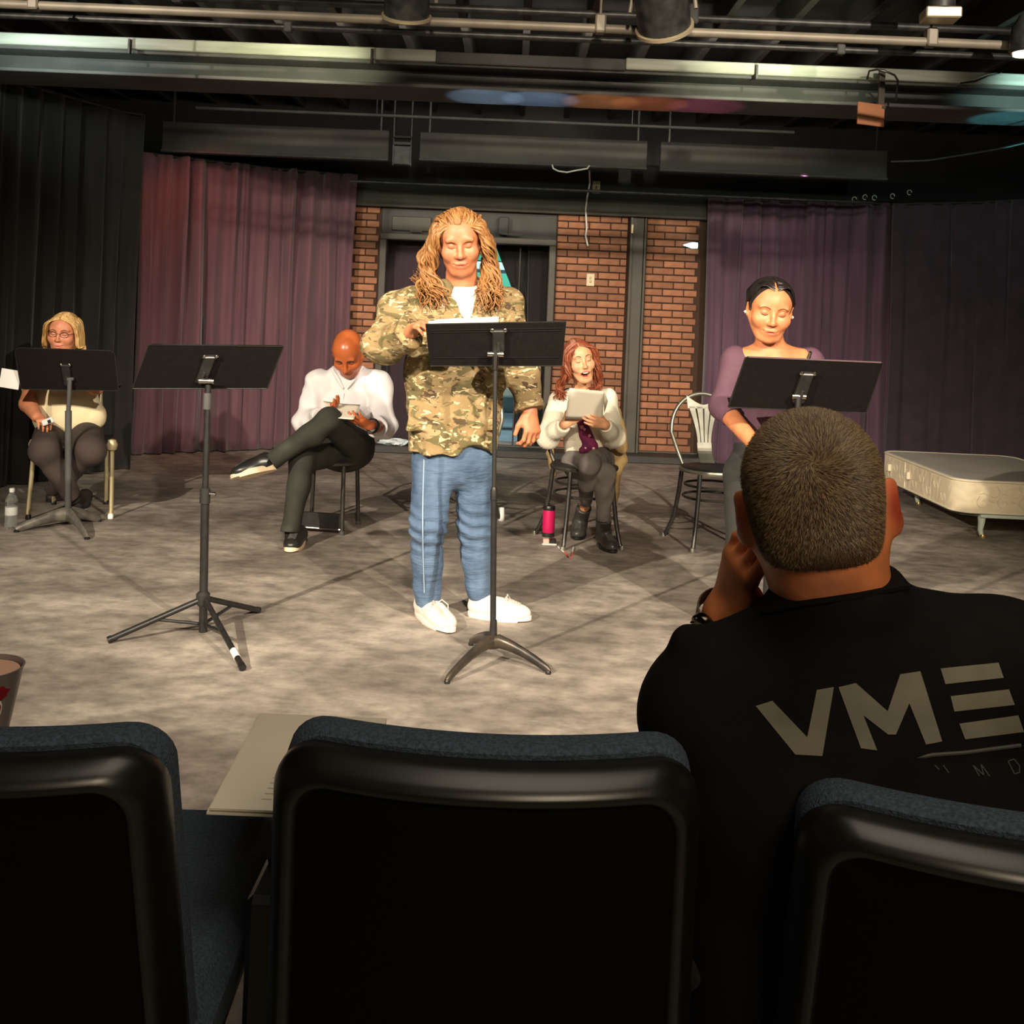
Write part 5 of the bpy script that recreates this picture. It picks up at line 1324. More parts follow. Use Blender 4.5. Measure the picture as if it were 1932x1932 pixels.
q = hd.surf([(x, -.063 + 14 * x * x) for x in np.linspace(-.020, .020, 7)], .002)
q = [hd.L(x, .094 - 12 * x * x, -.0625 + 10 * x * x) for x in np.linspace(-.019, .019, 7)]
MB().tube(q, [.002, .0042, .0046, .0046, .0046, .0042, .002], 8).build('teeth', M_teeth, t, org=base)
cg = [ecap(P(1107, 862, 6.10), chest, (.128, .115), (.128, .112), X1, .04), ecap(chest, P(1100, 752, 6.09), (.128, .112), (.115, .085), X1, .04), cone(shL, shR, .052, .052, .04),
      cone(shL, elL, .055, .062, .03), ell(elL + A(.0, 0, -.0), (.064, .06, .06), k=.03), cone(elL, wrL * .9 + elL * .1, .060, .042, .03, cut=True),
      cone(shR, elR, .055, .060, .03), ell(elR, (.060, .06, .06), k=.03), cone(elR, wrR * .9 + elR * .1, .058, .038, .03, cut=True),
      cone(P(1100, 735, 6.02), P(1101, 752, 5.92), .058, .05, .012, 's')]
o = organic('cardigan', cg, .0052, M_cream, t, base, waves(31, 6, (24, 60), .004), .009)
M_mag = cloth('magenta_print', (.20, .018, .085), (.11, .01, .06), scale=18, bscale=60, bump=.3)
q = front(cg, [(1092, 785), (1104, 815), (1114, 840), (1108, 852)], 5.6)
sc_p = [cone(q[0] + A(0, .008, 0), q[1] + A(0, .006, 0), .022, .036, .02), cone(q[1] + A(0, .006, 0), q[2] + A(0, .004, 0), .036, .040, .02), cone(q[2], q[3] + A(-.03, -.008, .01), .036, .02, .02)]
o2 = organic('printed_blouse', sc_p, .0045, M_mag, t, base, waves(33, 5, (60, 110), .004), .008)
q = front(sc_p, [(1098, 806), (1103, 810), (1112, 822), (1120, 846), (1105, 845)], 5.6)
mb = MB(); 
for p_, r2 in zip(q, (.011, .008, .009, .008, .007)): mb.add(*(lambda m: (m.V, m.F))(MB().lathe([(.001, -.004), (r2, -.002), (r2, .002), (.001, .004)], c=tuple(p_), n=10, M=Matrix.Rotation(PI / 2, 4, 'X'))))
mb.build('pale_print', mat('pale_pink_print', (.75, .42, .48), .8), o2, org=base)
hA, kA = P(1083, 872, 6.06), P(1143, 893, 5.70); hB, kB = P(1135, 868, 6.06), P(1112, 876, 5.64)
tr = [ecap(P(1108, 882, 6.10), P(1108, 858, 6.10), (.135, .12), (.125, .11), X1), cone(hA, kA, .076, .054, .03), cone(kA, anA, .052, .040, .03, cut=True), ell(kA * .65 + anA * .35 + A(0, .02, 0), (.05, .055, .09), k=.03),
      cone(hB, kB, .078, .056, .02), cone(kB, anB, .054, .039, .03, cut=True), ell(kB * .65 + anB * .35 + A(0, .02, 0), (.052, .055, .09), k=.03)]
organic('jeans', tr, .0052, M_gjean, t, base, waves(35, 6, (30, 70), .003), .007)
q = front(tr, [(1064, 868), (1082, 878), (1098, 890), (1104, 900)], 5.6); MB().tube(q, .003, 6).build('side_seam', mat('pale_grey_seam', (.30, .26, .24), .8), t, org=base)
M_boot = mat('scuffed_black_leather', (.028, .027, .024), .38, col2=(.07, .066, .058), scale=14, spec=.55)
tg = G(1158, 1045); b1 = shoe('ankle_boot', tg + A(-.055, .25, 0), tg, M_boot, M_blkpl, M_blace, t, base, W=.045, ank=P(1139, 976, 5.82), H=.14, sole=.024, boot=1)
tg = G(1088, 1020); b2 = shoe('ankle_boot', tg + A(.035, .225, .012), tg + A(0, 0, .0), M_boot, M_blkpl, M_blace, t, base, W=.045, ank=P(1102, 957, 6.10), H=.14, sole=.024, boot=1)
M_redh = mat('auburn_hair', (.19, .042, .018), .42, col2=(.34, .10, .045), scale=24, stretch=(3, 3, .5), spec=.45, lo=.3, hi=.7)
def hair_fall(hd, cap_r, m, seed, n, base, t, pl, x_ends, amp, fq, part=.0, rr=(.004, .007), capw=None, face=((.0, .128, -.026), (.060, .088, .090)), wamp=.003):
    S = hd.s
    cap = [ell(hd.L(0, -.020, .042), np.array(cap_r) * S, hd.F, .02), ell(hd.L(0, -.045, -.03), np.array((cap_r[0] * .97, .078, .10)) * S, hd.F, .03),
           ell(hd.L(*face[0]), np.array(face[1]) * S, hd.F, .01, 's'), ell(hd.L(0, .10, -.12), np.array((.066, .10, .10)) * S, hd.F, .02, 's')]
    h = organic('hair', cap, .0055, m, t, base, waves(seed, 6, (40, 90), wamp), .007)
    mb = MB(); r_ = random.Random(seed)
    for i in range(n):
        s_ = -1 if i % 2 else 1; a = r_.random(); b = r_.random()
        yb = .070 - .14 * a
        p0 = hd.L(part + s_ * (.004 + .03 * b * a), yb * .98, .128 - .042 * (abs(yb) / .08) ** 2)
        p1 = hd.L(s_ * (.064 + .018 * b), yb * 1.05 + .004, .070); p2 = hd.L(s_ * (.084 + .016 * b), yb * .85, -.005)
        side = s_ * hd.F[0, 0]; k = 0 if side < 0 else 1
        p3 = hd.L(s_ * (.088 + .018 * b), yb * .7, -.075)
        e = pl(k, a, b, r_)
        lock(mb, [p0, p1, p2, p3] + e, r_.uniform(*rr), 5, 20, r_.uniform(*amp), r_.uniform(*fq), r_.uniform(0, 6))
    mb.build('hair_locks', m, h, org=base, angle=80); return h
def red_ends(k, a, b, r_):
    z = r_.uniform(0, 1)
    if k == 0: return [P(1062 - 12 * b, 730, 6.0 + .08 * a), P(1046 + 26 * b - 4 * a, 738 + 18 * z, 5.96 + .08 * a)]
    return [P(1122 + 11 * b, 725, 6.0 + .08 * a), P(1112 + 22 * b, 730 + 10 * z, 5.97 + .08 * a)]
hair_fall(hd, (.087, .103, .089), M_redh, 41, 300, base, t, red_ends, None, (.008, .017), (2.0, 3.4), part=.012, rr=(.0045, .0085))
pg = thing('script_page', 'large white page with a folded corner held by the laughing reader', 'paper', P(1105, 765, 5.74))
pb = P(1105, 765, 5.74)
quadpage('page', pg, pb, [P(1075, 732, 5.60), P(1141, 738, 5.61), P(1137, 791, 5.745), P(1066, 790, 5.74)], M_page, .010)
MB().add([P(1141, 738, 5.615) - pb, P(1147, 757, 5.67) - pb, P(1140, 780, 5.725) - pb, P(1139, 752, 5.66) - pb], [(0, 1, 2, 3)]).build('folded_corner', M_page, pg).modifiers.new('th', 'SOLIDIFY').thickness = .0016
# tan coat over the chair back
M_coat = cloth('tan_coat', (.36, .24, .095), (.28, .18, .07), scale=8, bscale=40)
ct = [ecap(P(1155, 775, 6.27), P(1166, 868, 6.30), (.055, .045), (.058, .05), X1), cone(P(1166, 800, 6.24), P(1172, 845, 6.22), .040, .045), cone(P(1168, 868, 6.28), P(1160, 925, 6.30), .035, .02),
      cone(P(1060, 800, 6.30), P(1155, 785, 6.32), .04, .045), cone(P(1050, 815, 6.28), P(1036, 855, 6.24), .026, .018), cone(P(1036, 855, 6.24), P(1046, 895, 6.22), .016, .014), cone(P(1162, 870, 6.3), P(1161, 945, 6.32), .03, .014)]
tb = P(1160, 860, 6.29); tb[2] = .5
co = thing('coat', 'tan coat draped over the back of the red-haired reader\'s chair', 'coat', tb)
organic('coat_cloth', ct, .006, M_coat, co, tb, waves(37, 5, (25, 60), .005), .011)

# ================================================================== 4. seated blonde reader with glasses
base = A(-2.66, 6.30, 0)
M_creamt = cloth('cream_top', (.74, .64, .40), (.64, .55, .34), scale=7, bscale=40); M_bpant = cloth('brown_black_trousers', (.052, .034, .028), (.034, .023, .02), scale=8, bscale=140, bump=.2)
t = person('blonde person with glasses in cream top sitting behind the far left music stand', base)
hd = Head(P(121, 628, 6.28), frame(rad(3), rad(10), rad(2)), 1.0, jaw=1.06, nose=.88, mouth=0., cheek=1.2, brow=.6, wide=1.05, grin=.3)
nb = P(121, 678, 6.37)
shL, shR = P(68, 706, 6.41), P(176, 706, 6.41); elL, elR = P(54, 762, 6.27), P(180, 728, 6.24)
wrL, wrR = P(70, 787, 6.09), P(145, 706, 6.10); pel, chest = P(126, 815, 6.42), P(122, 735, 6.41)
skin = hd.prims + hd.neck(nb, .055) + [ecap(pel, chest, (.14, .10), (.15, .10), X1), cone(shL, shR, .05, .05), cone(shL, elL, .056, .052), cone(elL, wrL, .052, .032), cone(shR, elR, .056, .052), cone(elR, wrR, .052, .032)]
skin += hand(wrL, P(90, 800, 6.0) - wrL, (.25, -.1, -1), (.6, .7, .1), .95, curl=(30, 40, 25), th=(.7, .5, .3))
skin += hand(wrR, P(125, 690, 6.02) - wrR, (-.5, -.8, .1), (.3, -.3, .9), .95, curl=(25, 30, 20))
organic('body', skin, .0042, M_skin, t, base, paint=hd.paint((.62, .17, .12), FBL, (.62, .24, .15)), base=(.62, .24, .125))
face_lines(hd, t, base, M_brow_br, M_lash, brow_h=.031, brow_r=.0024)
mb = MB()
for sx in (-1, 1):
    q = hd.surf([(sx * (.033 + .0235 * math.cos(a)), .006 + .0165 * math.sin(a)) for a in np.linspace(0, 2 * PI, 19)[:-1]], .0)
    yv = [np.dot(p_ - hd.c, hd.F[:, 1]) for p_ in q]; yy = max(.088, np.mean(yv) + .008)
    ring = [hd.L(sx * (.033 + .0235 * math.cos(a)), yy, .006 + .0165 * math.sin(a)) for a in np.linspace(0, 2 * PI, 19)[:-1]]
    mb.tube(ring, .0018, 6, closed=True); mb.tube([hd.L(sx * .0565, yy, .010), hd.L(sx * .078, .04, .010), hd.L(sx * .082, -.005, .008)], .0018, 6)
mb.tube([hd.L(-.010, .094, .008), hd.L(0, .097, .011), hd.L(.010, .094, .008)], .0018, 6)
mb.build('glasses', mat('dark_spectacle_frame', (.07, .025, .02), .3), t, org=base)
tp = [ecap(P(128, 783, 6.40), chest, (.205, .185), (.185, .155), X1, .04), ecap(chest, P(122, 700, 6.39), (.175, .14), (.13, .09), X1, .05), cone(shL, shR, .062, .062, .04), cone(shL, shL * .45 + elL * .55, .068, .066, .03, cut=True), cone(shR, shR * .45 + elR * .55, .068, .066, .03, cut=True),
      cone(P(150, 775, 6.36), P(178, 786, 6.36), .10, .07, .06), cone(P(121, 680, 6.28), P(121, 700, 6.20), .06, .05, .012, 's')]
organic('blouse', tp, .0058, M_creamt, t, base, waves(51, 6, (22, 55), .0045), .01)
hA, kA, aA = P(98, 822, 6.36), P(84, 850, 5.97), P(140, 940, 6.06); hB, kB, aB = P(160, 822, 6.36), P(172, 850, 5.97), P(98, 925, 6.18)
tr = [ecap(P(128, 835, 6.42), P(128, 812, 6.42), (.21, .15), (.19, .14), X1), cone(hA, kA, .108, .086, .03), cone(kA, aA, .078, .048, .03, cut=True), cone(hB, kB, .108, .086, .03), cone(kB, aB, .078, .048, .03, cut=True)]
organic('trousers', tr, .0058, M_bpant, t, base, waves(53, 5, (18, 45), .003), .007)
M_dshoe = mat('dark_brown_shoe', (.03, .022, .02), .6)
tg = G(148, 962); shoe('shoe', tg + A(-.04, .22, 0), tg, M_dshoe, M_blkpl, M_blace, t, base, W=.045, ank=aA, H=.08, laces=False, sole=.016)
tg = G(90, 948); shoe('shoe', tg + A(.05, .21, 0), tg, M_dshoe, M_blkpl, M_blace, t, base, W=.045, ank=aB, H=.08, laces=False, sole=.016)
M_blond = mat('blonde_hair', (.42, .22, .06), .42, col2=(.76, .52, .22), scale=22, stretch=(4, 4, .4), spec=.45)
def bl_ends(k, a, b, r_):
    if k == 0: return [P(88 - 5 * b, 655, 6.28 + .08 * a), P(88 + 14 * b, 672 + 10 * b, 6.27 + .08 * a)]
    return [P(156 + 5 * b, 655, 6.28 + .08 * a), P(152 + 8 * b, 672 + 10 * b, 6.27 + .08 * a)]
hair_fall(hd, (.085, .102, .086), M_blond, 55, 200, base, t, bl_ends, None, (.0015, .004), (1, 2), part=.0, rr=(.003, .0055), wamp=.0015, face=((.0, .128, -.022), (.068, .092, .100)))
ph = thing('phone', 'small silver phone in the blonde reader\'s hand above her lap', 'phone', P(90, 795, 5.99))
MB().bbox((0, 0, 0), (.07, .012, .035), .004, Matrix.Rotation(-.4, 3, 'Y')).build('case', mat('silver_plastic', (.62, .62, .60), .3), ph, smooth=False)
MB().bbox((.012, -.007, 0), (.02, .003, .02), .001, Matrix.Rotation(-.4, 3, 'Y')).build('camera_patch', M_blkpl, ph, smooth=False)

# ================================================================== 5. standing dark-haired reader in purple
base = A(1.03, 4.27, 0)
M_plum = cloth('plum_jersey', (.115, .052, .078), (.085, .038, .06), scale=9, bscale=60, bump=.25); M_dpant = cloth('charcoal_trousers', (.030, .029, .026), (.02, .0195, .018), scale=8, bscale=120, bump=.15)
t = person('dark-haired person in plum long-sleeved top standing behind the right music stand', base)
hd = Head(P(1452, 585, 4.20), frame(rad(-4), rad(17), rad(5)), 1.03, jaw=1.02, nose=.95, mouth=.16, brow=.5, cheek=1.3, wide=1.05, grin=.8)
nb = P(1455, 672, 4.27)
shL, shR = P(1386, 682, 4.29), P(1528, 684, 4.31); elL, elR = P(1363, 768, 4.27), P(1552, 768, 4.27)
wrL, wrR = P(1424, 838, 4.06), P(1482, 842, 4.06); chest, waist, pel = P(1455, 730, 4.29), P(1452, 810, 4.29), P(1448, 890, 4.29)
FA = (.64, .235, .10)
skin = hd.prims + hd.neck(nb, .053) + [cone(nb, P(1456, 705, 4.26), .06, .06, .04), cone(P(1400, 678, 4.28), P(1512, 680, 4.29), .042, .042, .04), ecap(pel, waist, (.12, .09), (.11, .085), X1), ecap(waist, chest, (.11, .085), (.125, .085), X1), ecap(chest, P(1455, 690, 4.28), (.125, .085), (.12, .07), X1, .04),
        cone(nb + A(-.03, 0, .0), P(1405, 676, 4.29), .045, .036, .04), cone(nb + A(.03, 0, .0), P(1508, 677, 4.30), .045, .036, .04), cone(shL, elL, .038, .036), cone(elL, wrL, .043, .030), cone(shR, elR, .038, .036), cone(elR, wrR, .043, .030)]
skin += hand(wrL, P(1462, 862, 4.0) - wrL, (.3, .8, .3), (-.1, -.2, 1), .93, curl=(25, 35, 20)); skin += hand(wrR, P(1450, 866, 3.97) - wrR, (-.3, .85, .2), (.1, -.2, 1), .93, curl=(25, 35, 20))
organic('body', skin, .0042, M_skin, t, base, paint=hd.paint((.62, .13, .07), (.64, .20, .09), (.50, .16, .07)), base=FA)
face_lines(hd, t, base, M_brow_br, M_lash, brow_h=.030, brow_r=.0018)
tp = [ecap(P(1449, 880, 4.29), waist, (.150, .115), (.130, .105), X1, .04), ecap(waist, chest, (.130, .105), (.150, .115), X1, .04), ecap(chest, P(1455, 696, 4.29), (.150, .115), (.135, .085), X1, .04), cone(shL, shR, .056, .056, .04),
      cone(shL, elL, .058, .052, .03), cone(elL, elL * .70 + wrL * .30, .052, .048, .03, cut=True), cone(shR, elR, .058, .052, .03), cone(elR, elR * .7 + wrR * .3, .052, .048, .03, cut=True),
      ell(P(1455, 654, 4.24), (.112, .13, .064), rotz(0), k=.006, op='s')]
organic('jersey', tp, .0052, M_plum, t, base, waves(61, 6, (20, 55), .0035), .008)
hL, kL_, aL = P(1408, 895, 4.30), P(1400, 1045, 4.28), P(1397, 1185, 4.32); hR, kR_, aR = P(1484, 895, 4.30), P(1470, 1045, 4.28), P(1466, 1185, 4.32)
tr = [ecap(P(1446, 895, 4.30), P(1449, 850, 4.30), (.165, .125), (.145, .115), X1), cone(hL, kL_, .094, .068, .03), cone(kL_, aL, .066, .052, .03, cut=True), cone(hR, kR_, .094, .068, .03), cone(kR_, aR, .066, .052, .03, cut=True)]
organic('trousers', tr, .0058, M_dpant, t, base, waves(63, 5, (16, 40), .003), .007)
for a_ in (aL, aR):
    tg = A(a_[0], 4.12, 0); shoe('shoe', tg + A(0, .24, 0), tg, M_dshoe, M_blkpl, M_blace, t, base, W=.043, ank=a_, H=.08, laces=False, sole=.016)
M_blkh = mat('black_hair', (.012, .009, .009), .30, col2=(.022, .017, .016), scale=26, stretch=(4, 4, .6), spec=.7)
S = hd.s
cap = [ell(hd.L(0, -.022, .044), np.array((.0935, .101, .086)) * S, hd.F, .02), ell(hd.L(0, -.04, -.01), np.array((.088, .075, .075)) * S, hd.F, .03), ell(hd.L(0, -.125, .02), np.array((.045, .035, .045)) * S, hd.F, .02),
       ell(hd.L(0, .127, -.030), np.array((.066, .088, .092)) * S, hd.F, .006, 's'), cone(hd.L(.004, .085, .095), hd.L(.0, -.02, .131), .0035 * S, .003 * S, .004, 's'), ell(hd.L(0, .06, -.10), np.array((.09, .09, .08)) * S, hd.F, .02, 's')]
hr = organic('hair', cap, .0042, M_blkh, t, base)
mb = MB(); r_ = random.Random(66)
for i in range(120):
    s_ = -1 if i % 2 else 1; b = r_.random(); y0 = .068 - .11 * b
    p0 = hd.L(s_ * .006, y0, .1275 - 4.6 * max(y0 + .015, 0) ** 2 - 3.2 * min(y0 + .015, 0) ** 2); p1 = hd.L(s_ * (.050 + .012 * b), y0 * .75 - .003, .110 - .016 * b * b); p2 = hd.L(s_ * .0885, y0 * .45 - .022, .058 - .03 * (1 - b)); p3 = hd.L(s_ * .070, -.085, .015)
    lock(mb, [p0, p1, p2, p3, hd.L(s_ * .02, -.125, .02)], r_.uniform(.004, .006), 5, 12, .0008, 1, 0, .6)
mb.build('hair_locks', M_blkh, hr, org=base, angle=80)
for sx in (-1, 1):
    MB().lathe([(.001, -.006), (.006, 0), (.001, .006)], c=tuple(hd.L(sx * .090, .002, -.018) - base), n=12).build('earring', mat('pearl', (.85, .8, .65), .2), t)

# ================================================================== 6. audience member seen from behind
base = A(.40, 1.33, 0)
M_tee = cloth('black_tee', (.0078, .0062, .0062), (.005, .0044, .0044), spec=.12, scale=10, bscale=260, bump=.12)
t = person('short-haired person seen from behind in black t-shirt with pale lettering', base)
hd = Head(P(1540, 965, 1.27), frame(PI - rad(16), rad(1), rad(10)), 1.03, wide=1.0, ear=1.12, eo=.005)
nb = P(1578, 1140, 1.27)
shL, shR = P(1340, 1348, 1.30), P(1905, 1275, 1.29)
wrL = P(1370, 1160, 1.40); elL = P(1318, 1420, 1.56)
AUD = (.82, .27, .098)
skin = hd.prims + [cone(hd.L(0, -.026, -.03), nb, .064, .068, .03), cone(hd.L(0, .0, -.06), nb + A(0, .04, 0), .060, .064, .03), cone(shL, shR, .05, .05, .03), cone(nb + A(0, .01, 0), P(1590, 1300, 1.32), .058, .07, .03), cone(P(1590, 1300, 1.32), P(1590, 1600, 1.32), .09, .09, .05),
        cone(shL, elL, .05, .046, .03), cone(elL, wrL, .046, .033, .02), cone(shR, P(2010, 1500, 1.42), .05, .045, .03)]
hf = P(1414, 1010, 1.345) - wrL
skin += hand(wrL, hf, (.95, .25, .1), (.35, -.9, .2), 1.1, curl=(12, 38, 32), spread=.05, th=(.55, .35, .55), thc=10)
ear = [(hd.L(sx * .086, -.008, 0), np.array((.020, .028, .040)) * hd.s, hd.F, (.50, .075, .035), .5) for sx in (-1, 1)]
organic('body', skin, .0036, M_skin, t, base, paint=ear + [(hd.L(0, -.09, -.075), np.array((.09, .06, .035)), hd.F, (.36, .13, .07), 1.0)], base=AUD)
# clipped hair: scalp cap and thousands of short hairs flowing from the crown whorl
M_scalp = mat('clipped_scalp', (.105, .058, .030), .75, col2=(.17, .095, .048), scale=30, bump=.2, bscale=300)
S = hd.s
cap = [ell(hd.L(0, -.018, .040), np.array((.0785, .0965, .0825)) * S, hd.F, .02), ell(hd.L(0, -.046, -.018), np.array((.069, .066, .073)) * S, hd.F, .03),
       ell(hd.L(0, .10, -.02), np.array((.085, .07, .085)) * S, hd.F, .01, 's'), ell(hd.L(0, .02, -.082), np.array((.12, .075, .045)) * S, hd.F, .01, 's'), half(hd.L(0, -.10, -.052), -hd.F[:, 2] * 1.0 - hd.F[:, 1] * .18, .03)]
for sx in (-1, 1): cap.append(ell(hd.L(sx * .085, .004, -.004), np.array((.03, .032, .040)) * S, hd.F, .01, 's'))
Vc, Qc = polygonise(cap, .0045)
hr = link('hair', mesh_np('hair', Vc - base, Qc, M_scalp), t)
rs = np.random.RandomState(4)
tri = np.concatenate([Qc[:, [0, 1, 2]], Qc[:, [0, 2, 3]]]); a_, b_, c_ = Vc[tri[:, 0]], Vc[tri[:, 1]], Vc[tri[:, 2]]
cr = np.cross(b_ - a_, c_ - a_); ar = np.linalg.norm(cr, axis=1); nrm = cr / (ar[:, None] + 1e-12)
whorl = hd.L(.006, -.105, .070); outward = ((a_ - hd.c) * nrm).sum(1) > 0
z_ = ((a_ - hd.c) @ hd.F[:, 2]) / S; y_ = ((a_ - hd.c) @ hd.F[:, 1]) / S
dens = ar * outward * np.clip((z_ + .060) / .05, .0, 1) * (1 - .55 * np.exp(-(np.linalg.norm(a_ - hd.L(.006, -.10, .075), axis=1) / .030) ** 2)) * np.where(y_ < .03, 1, .25)
NH = 42000
ix = rs.choice(len(tri), NH, p=dens / dens.sum()); u, v = rs.rand(NH), rs.rand(NH); f_ = u + v > 1; u[f_] = 1 - u[f_]; v[f_] = 1 - v[f_]
p = a_[ix] + u[:, None] * (b_ - a_)[ix] + v[:, None] * (c_ - a_)[ix]; n_ = nrm[ix]
d = p - whorl; d -= n_ * (d * n_).sum(1)[:, None]; d /= np.linalg.norm(d, axis=1)[:, None] + 1e-9
sw = np.cross(n_, d); dist = np.linalg.norm(p - whorl, axis=1); d = d + sw * (1.1 * np.exp(-dist / .03))[:, None] + rs.normal(size=(NH, 3)) * .28
d -= n_ * (d * n_).sum(1)[:, None]; d /= np.linalg.norm(d, axis=1)[:, None] + 1e-9
zl = ((p - hd.c) @ hd.F[:, 2]) / S
ln = (.0045 + .006 * np.clip((zl + .05) / .12, 0, 1)) * rs.uniform(.7, 1.25, NH)
tip = p + (d * .80 + n_ * .50) * ln[:, None]; wv_ = np.cross(d, n_) * (.00042)
HV = np.stack([p - wv_, p + wv_, tip], 1).reshape(-1, 3) - base
HF = np.arange(NH * 3).reshape(-1, 3)
def strands(name, sel, m):
    k = np.nonzero(sel)[0]; me = bpy.data.meshes.new(name)
    me.from_pydata(HV.reshape(-1, 3, 3)[k].reshape(-1, 3).tolist(), [], np.arange(len(k) * 3).reshape(-1, 3).tolist()); me.materials.append(m)
    o = link(name, me, hr); o['kind'] = 'stuff'; return o
gsel = rs.rand(NH)
darkp = np.exp(-((np.linalg.norm((p - hd.L(.012, -.10, -.052)) , axis=1)) / .030) ** 2)
strands('brown_clipped_hair', (gsel > .45) | (gsel < darkp * .9), mat('brown_hair', (.075, .042, .02), .5, spec=.4)); strands('grey_clipped_hair', (gsel <= .45) & (gsel >= darkp * .9), mat('grey_hair', (.27, .19, .10), .5, spec=.4))
# shirt
mid = P(1600, 1400, 1.29)
ts = [ecap(P(1605, 1900, 1.30), P(1605, 1480, 1.30), (.22, .135), (.232, .135), X1, .05), ecap(P(1605, 1480, 1.30), P(1600, 1290, 1.29), (.232, .135), (.225, .115), X1, .06), cone(shL, shR, .082, .082, .035),
      cone(shL + A(.05, 0, .0), nb + A(-.03, .005, -.045), .058, .066, .03), cone(shR + A(-.05, 0, .02), nb + A(.03, .005, -.03), .060, .068, .03), cone(nb + A(0, -.012, .004), P(1595, 1300, 1.28), .082, .11, .04),
      cone(shL, shL * .35 + elL * .65, .082, .082, .04, cut=True), cone(shR, shR * .35 + P(2010, 1500, 1.42) * .65, .082, .08, .04, cut=True),
      cone(P(1296, 1206, 1.30), P(1330, 1230, 1.29), .014, .03, .03)]
ts.append(half(P(1580, 1121, 1.19), unit(A(-.078, -.12, 1)), .004))
wt0 = waves(71, 6, (14, 38), .0035)
o = organic('t_shirt', ts, .006, M_tee, t, base, wt0, .008)
col = front(ts, [(1448, 1152), (1500, 1141), (1560, 1133), (1620, 1124), (1680, 1112), (1715, 1106)], .85, .0005)
MB().tube(col, .004, 6).build('collar_seam', M_tee, o, org=base)
def decal(name, poly, m, step=9, up=.0014):
    """flat print that follows the cloth: polygon in photo pixels"""
    b = bmesh.new(); vs = [b.verts.new((x, y, 0)) for x, y in poly]
    for f in tessellate_polygon([[Vector((x, y, 0)) for x, y in poly]]): b.faces.new([vs[i] for i in f])
    for _ in range(6):
        lg = [e for e in b.edges if e.calc_length() > step]
        if not lg: break
        bmesh.ops.subdivide_edges(b, edges=lg, cuts=1); bmesh.ops.triangulate(b, faces=b.faces[:])
    b.verts.ensure_lookup_table(); pts = [(v.co.x, v.co.y) for v in b.verts]; F = [[v.index for v in f.verts] for f in b.faces]; b.free()
    p0 = np.array([P(x, y, .9) for x, y in pts]); dr = p0 - A(0, 0, CAMH); dr /= np.linalg.norm(dr, axis=1)[:, None]
    dd = p0.astype(np.float32); tt = np.zeros(len(p0), np.float32)
    for _ in range(70): q_ = dd + tt[:, None] * dr.astype(np.float32); tt += np.clip(ev(ts, q_) - wt0(q_), -.01, .03) * .8
    V = p0 + (tt - up)[:, None] * dr - base
    return link(name, mesh(name, V, F, m), o)
M_print = mat('pale_grey_print', (.19, .18, .13), .8, col2=(.15, .145, .11), scale=20)
cx = lambda L_: [(1180 + x / 2.5426, 740 + y / 2.5426) for x, y in L_]
decal('letter', cx([(625, 1505), (705, 1480), (872, 1655), (918, 1428), (1000, 1414), (945, 1745), (815, 1738)]), M_print)
decal('letter', cx([(1022, 1415), (1105, 1395), (1258, 1530), (1318, 1353), (1415, 1338), (1520, 1675), (1442, 1690), (1362, 1492), (1298, 1642), (1260, 1642), (1142, 1550), (1208, 1718), (1130, 1708)]), M_print)
for q4 in ([(1512, 1325), (1790, 1297), (1815, 1370), (1535, 1400)], [(1560, 1458), (1840, 1425), (1868, 1500), (1578, 1532)], [(1602, 1590), (1885, 1550), (1912, 1630), (1630, 1665)]): decal('letter_bar', cx(q4), M_print)
M_print2 = mat('dim_grey_print', (.05, .05, .047), .8)
def stroke(pts, w_=2.2):
    for (x0, y0), (x1, y1) in zip(pts[:-1], pts[1:]):
        L_ = math.hypot(x1 - x0, y1 - y0); nx, ny = -(y1 - y0) / L_ * w_ / 2, (x1 - x0) / L_ * w_ / 2
        decal('small_letter_stroke', [(x0 + nx, y0 + ny), (x1 + nx, y1 + ny), (x1 - nx, y1 - ny), (x0 - nx, y0 - ny)], M_print2)
stroke([(1848, 1464), (1836, 1444), (1856, 1462), (1851, 1442), (1867, 1464)]); stroke([(1914, 1460), (1902, 1436), (1913, 1432), (1923, 1444), (1924, 1457), (1914, 1460)])
stroke([(1764, 1444), (1772, 1452)]); stroke([(1780, 1444), (1790, 1458)])
# seam across the back
sm = front(ts, [(1640, 1438), (1700, 1434), (1760, 1424), (1820, 1420), (1880, 1412), (1925, 1406)], .85, .001); MB().tube(sm, .0022, 6).build('back_seam', mat('grey_seam', (.06, .058, .052), .7), o, org=base)
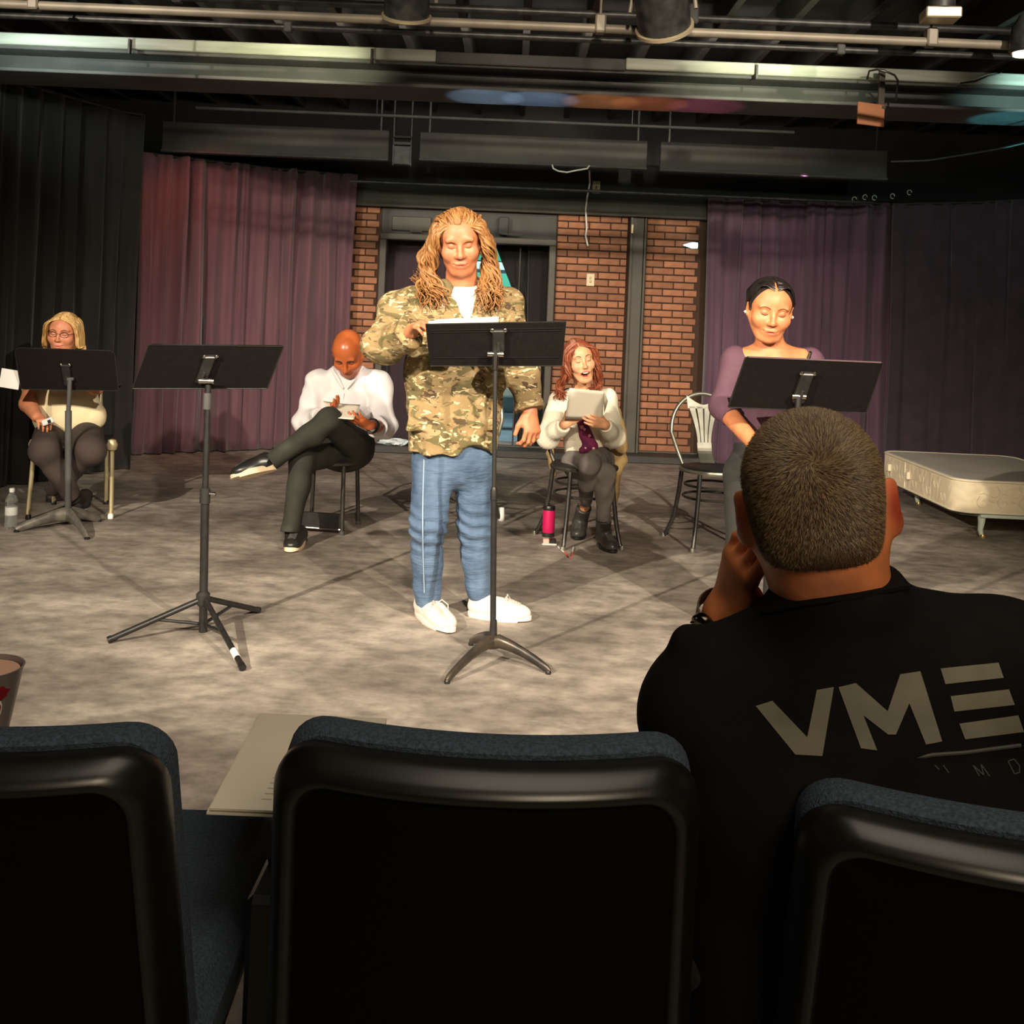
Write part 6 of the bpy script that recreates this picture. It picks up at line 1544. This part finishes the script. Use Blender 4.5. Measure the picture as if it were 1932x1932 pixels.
# wristwatch
wd = unit(wrL - elL); wc_ = wrL + wd * .002; u_ = unit(np.cross(wd, (0, 1, 0))); v_ = np.cross(wd, u_)
M_strap = mat('brown_strap', (.11, .062, .03), .6)
V = []; F = []; nk = 28
for k in range(nk):
    an = 2 * PI * k / nk; rv = u_ * math.cos(an) * .0385 + v_ * math.sin(an) * .0385
    for dz, o_ in ((-.011, 1.0), (-.010, 1.06), (.010, 1.06), (.011, 1.0)): V.append(wc_ + rv * o_ + wd * dz)
for k in range(nk):
    for j in range(3): F.append((k * 4 + j, ((k + 1) % nk) * 4 + j, ((k + 1) % nk) * 4 + j + 1, k * 4 + j + 1))
wt = MB().add(V, F).build('wristwatch', M_strap, t, org=base)
cdir = unit(P(1334, 1152, 1.36) - wc_); cdir = unit(cdir - wd * (cdir @ wd)); x_ = np.cross(wd, cdir)
Mw = Matrix((x_, wd, cdir)).transposed()
MB().lathe([(.001, .036), (.019, .037), (.021, .041), (.020, .047), (.016, .050), (.001, .050)], c=tuple(wc_ - base), n=26, M=Mw).build('watch_case', mat('dark_steel', (.12, .10, .07), .15, 1.), wt)
for an in range(0, 360, 60): MB().lathe([(.001, .0495), (.0022, .050), (.001, .052)], c=tuple(wc_ - base + (x_ * math.cos(rad(an)) + wd * math.sin(rad(an))) * .0165), n=6, M=Mw).build('bezel_pin', M_chrome, wt)
# dark trousers on the seat
hpL, hpR = P(1500, 1950, 1.32), P(1720, 1950, 1.32)
tr = [cone((.33, 1.33, .50), (.26, 1.78, .50), .095, .07), cone((.52, 1.33, .50), (.55, 1.78, .50), .095, .07), cone((.26, 1.78, .50), (.25, 1.80, .09), .068, .05), cone((.55, 1.78, .50), (.56, 1.80, .09), .068, .05), ecap((.33, 1.33, .52), (.52, 1.33, .52), (.10, .12), (.10, .12), (0, 0, 1))]
organic('trousers', tr, .009, M_dpant, t, base)
for x in (.25, .56): tg = A(x, 1.98, 0); shoe('shoe', tg + A(0, -.26, 0), tg, M_bshoe, M_blkpl, M_blace, t, base, W=.05, h=.006, ank=(x, 1.80, .10), laces=False)
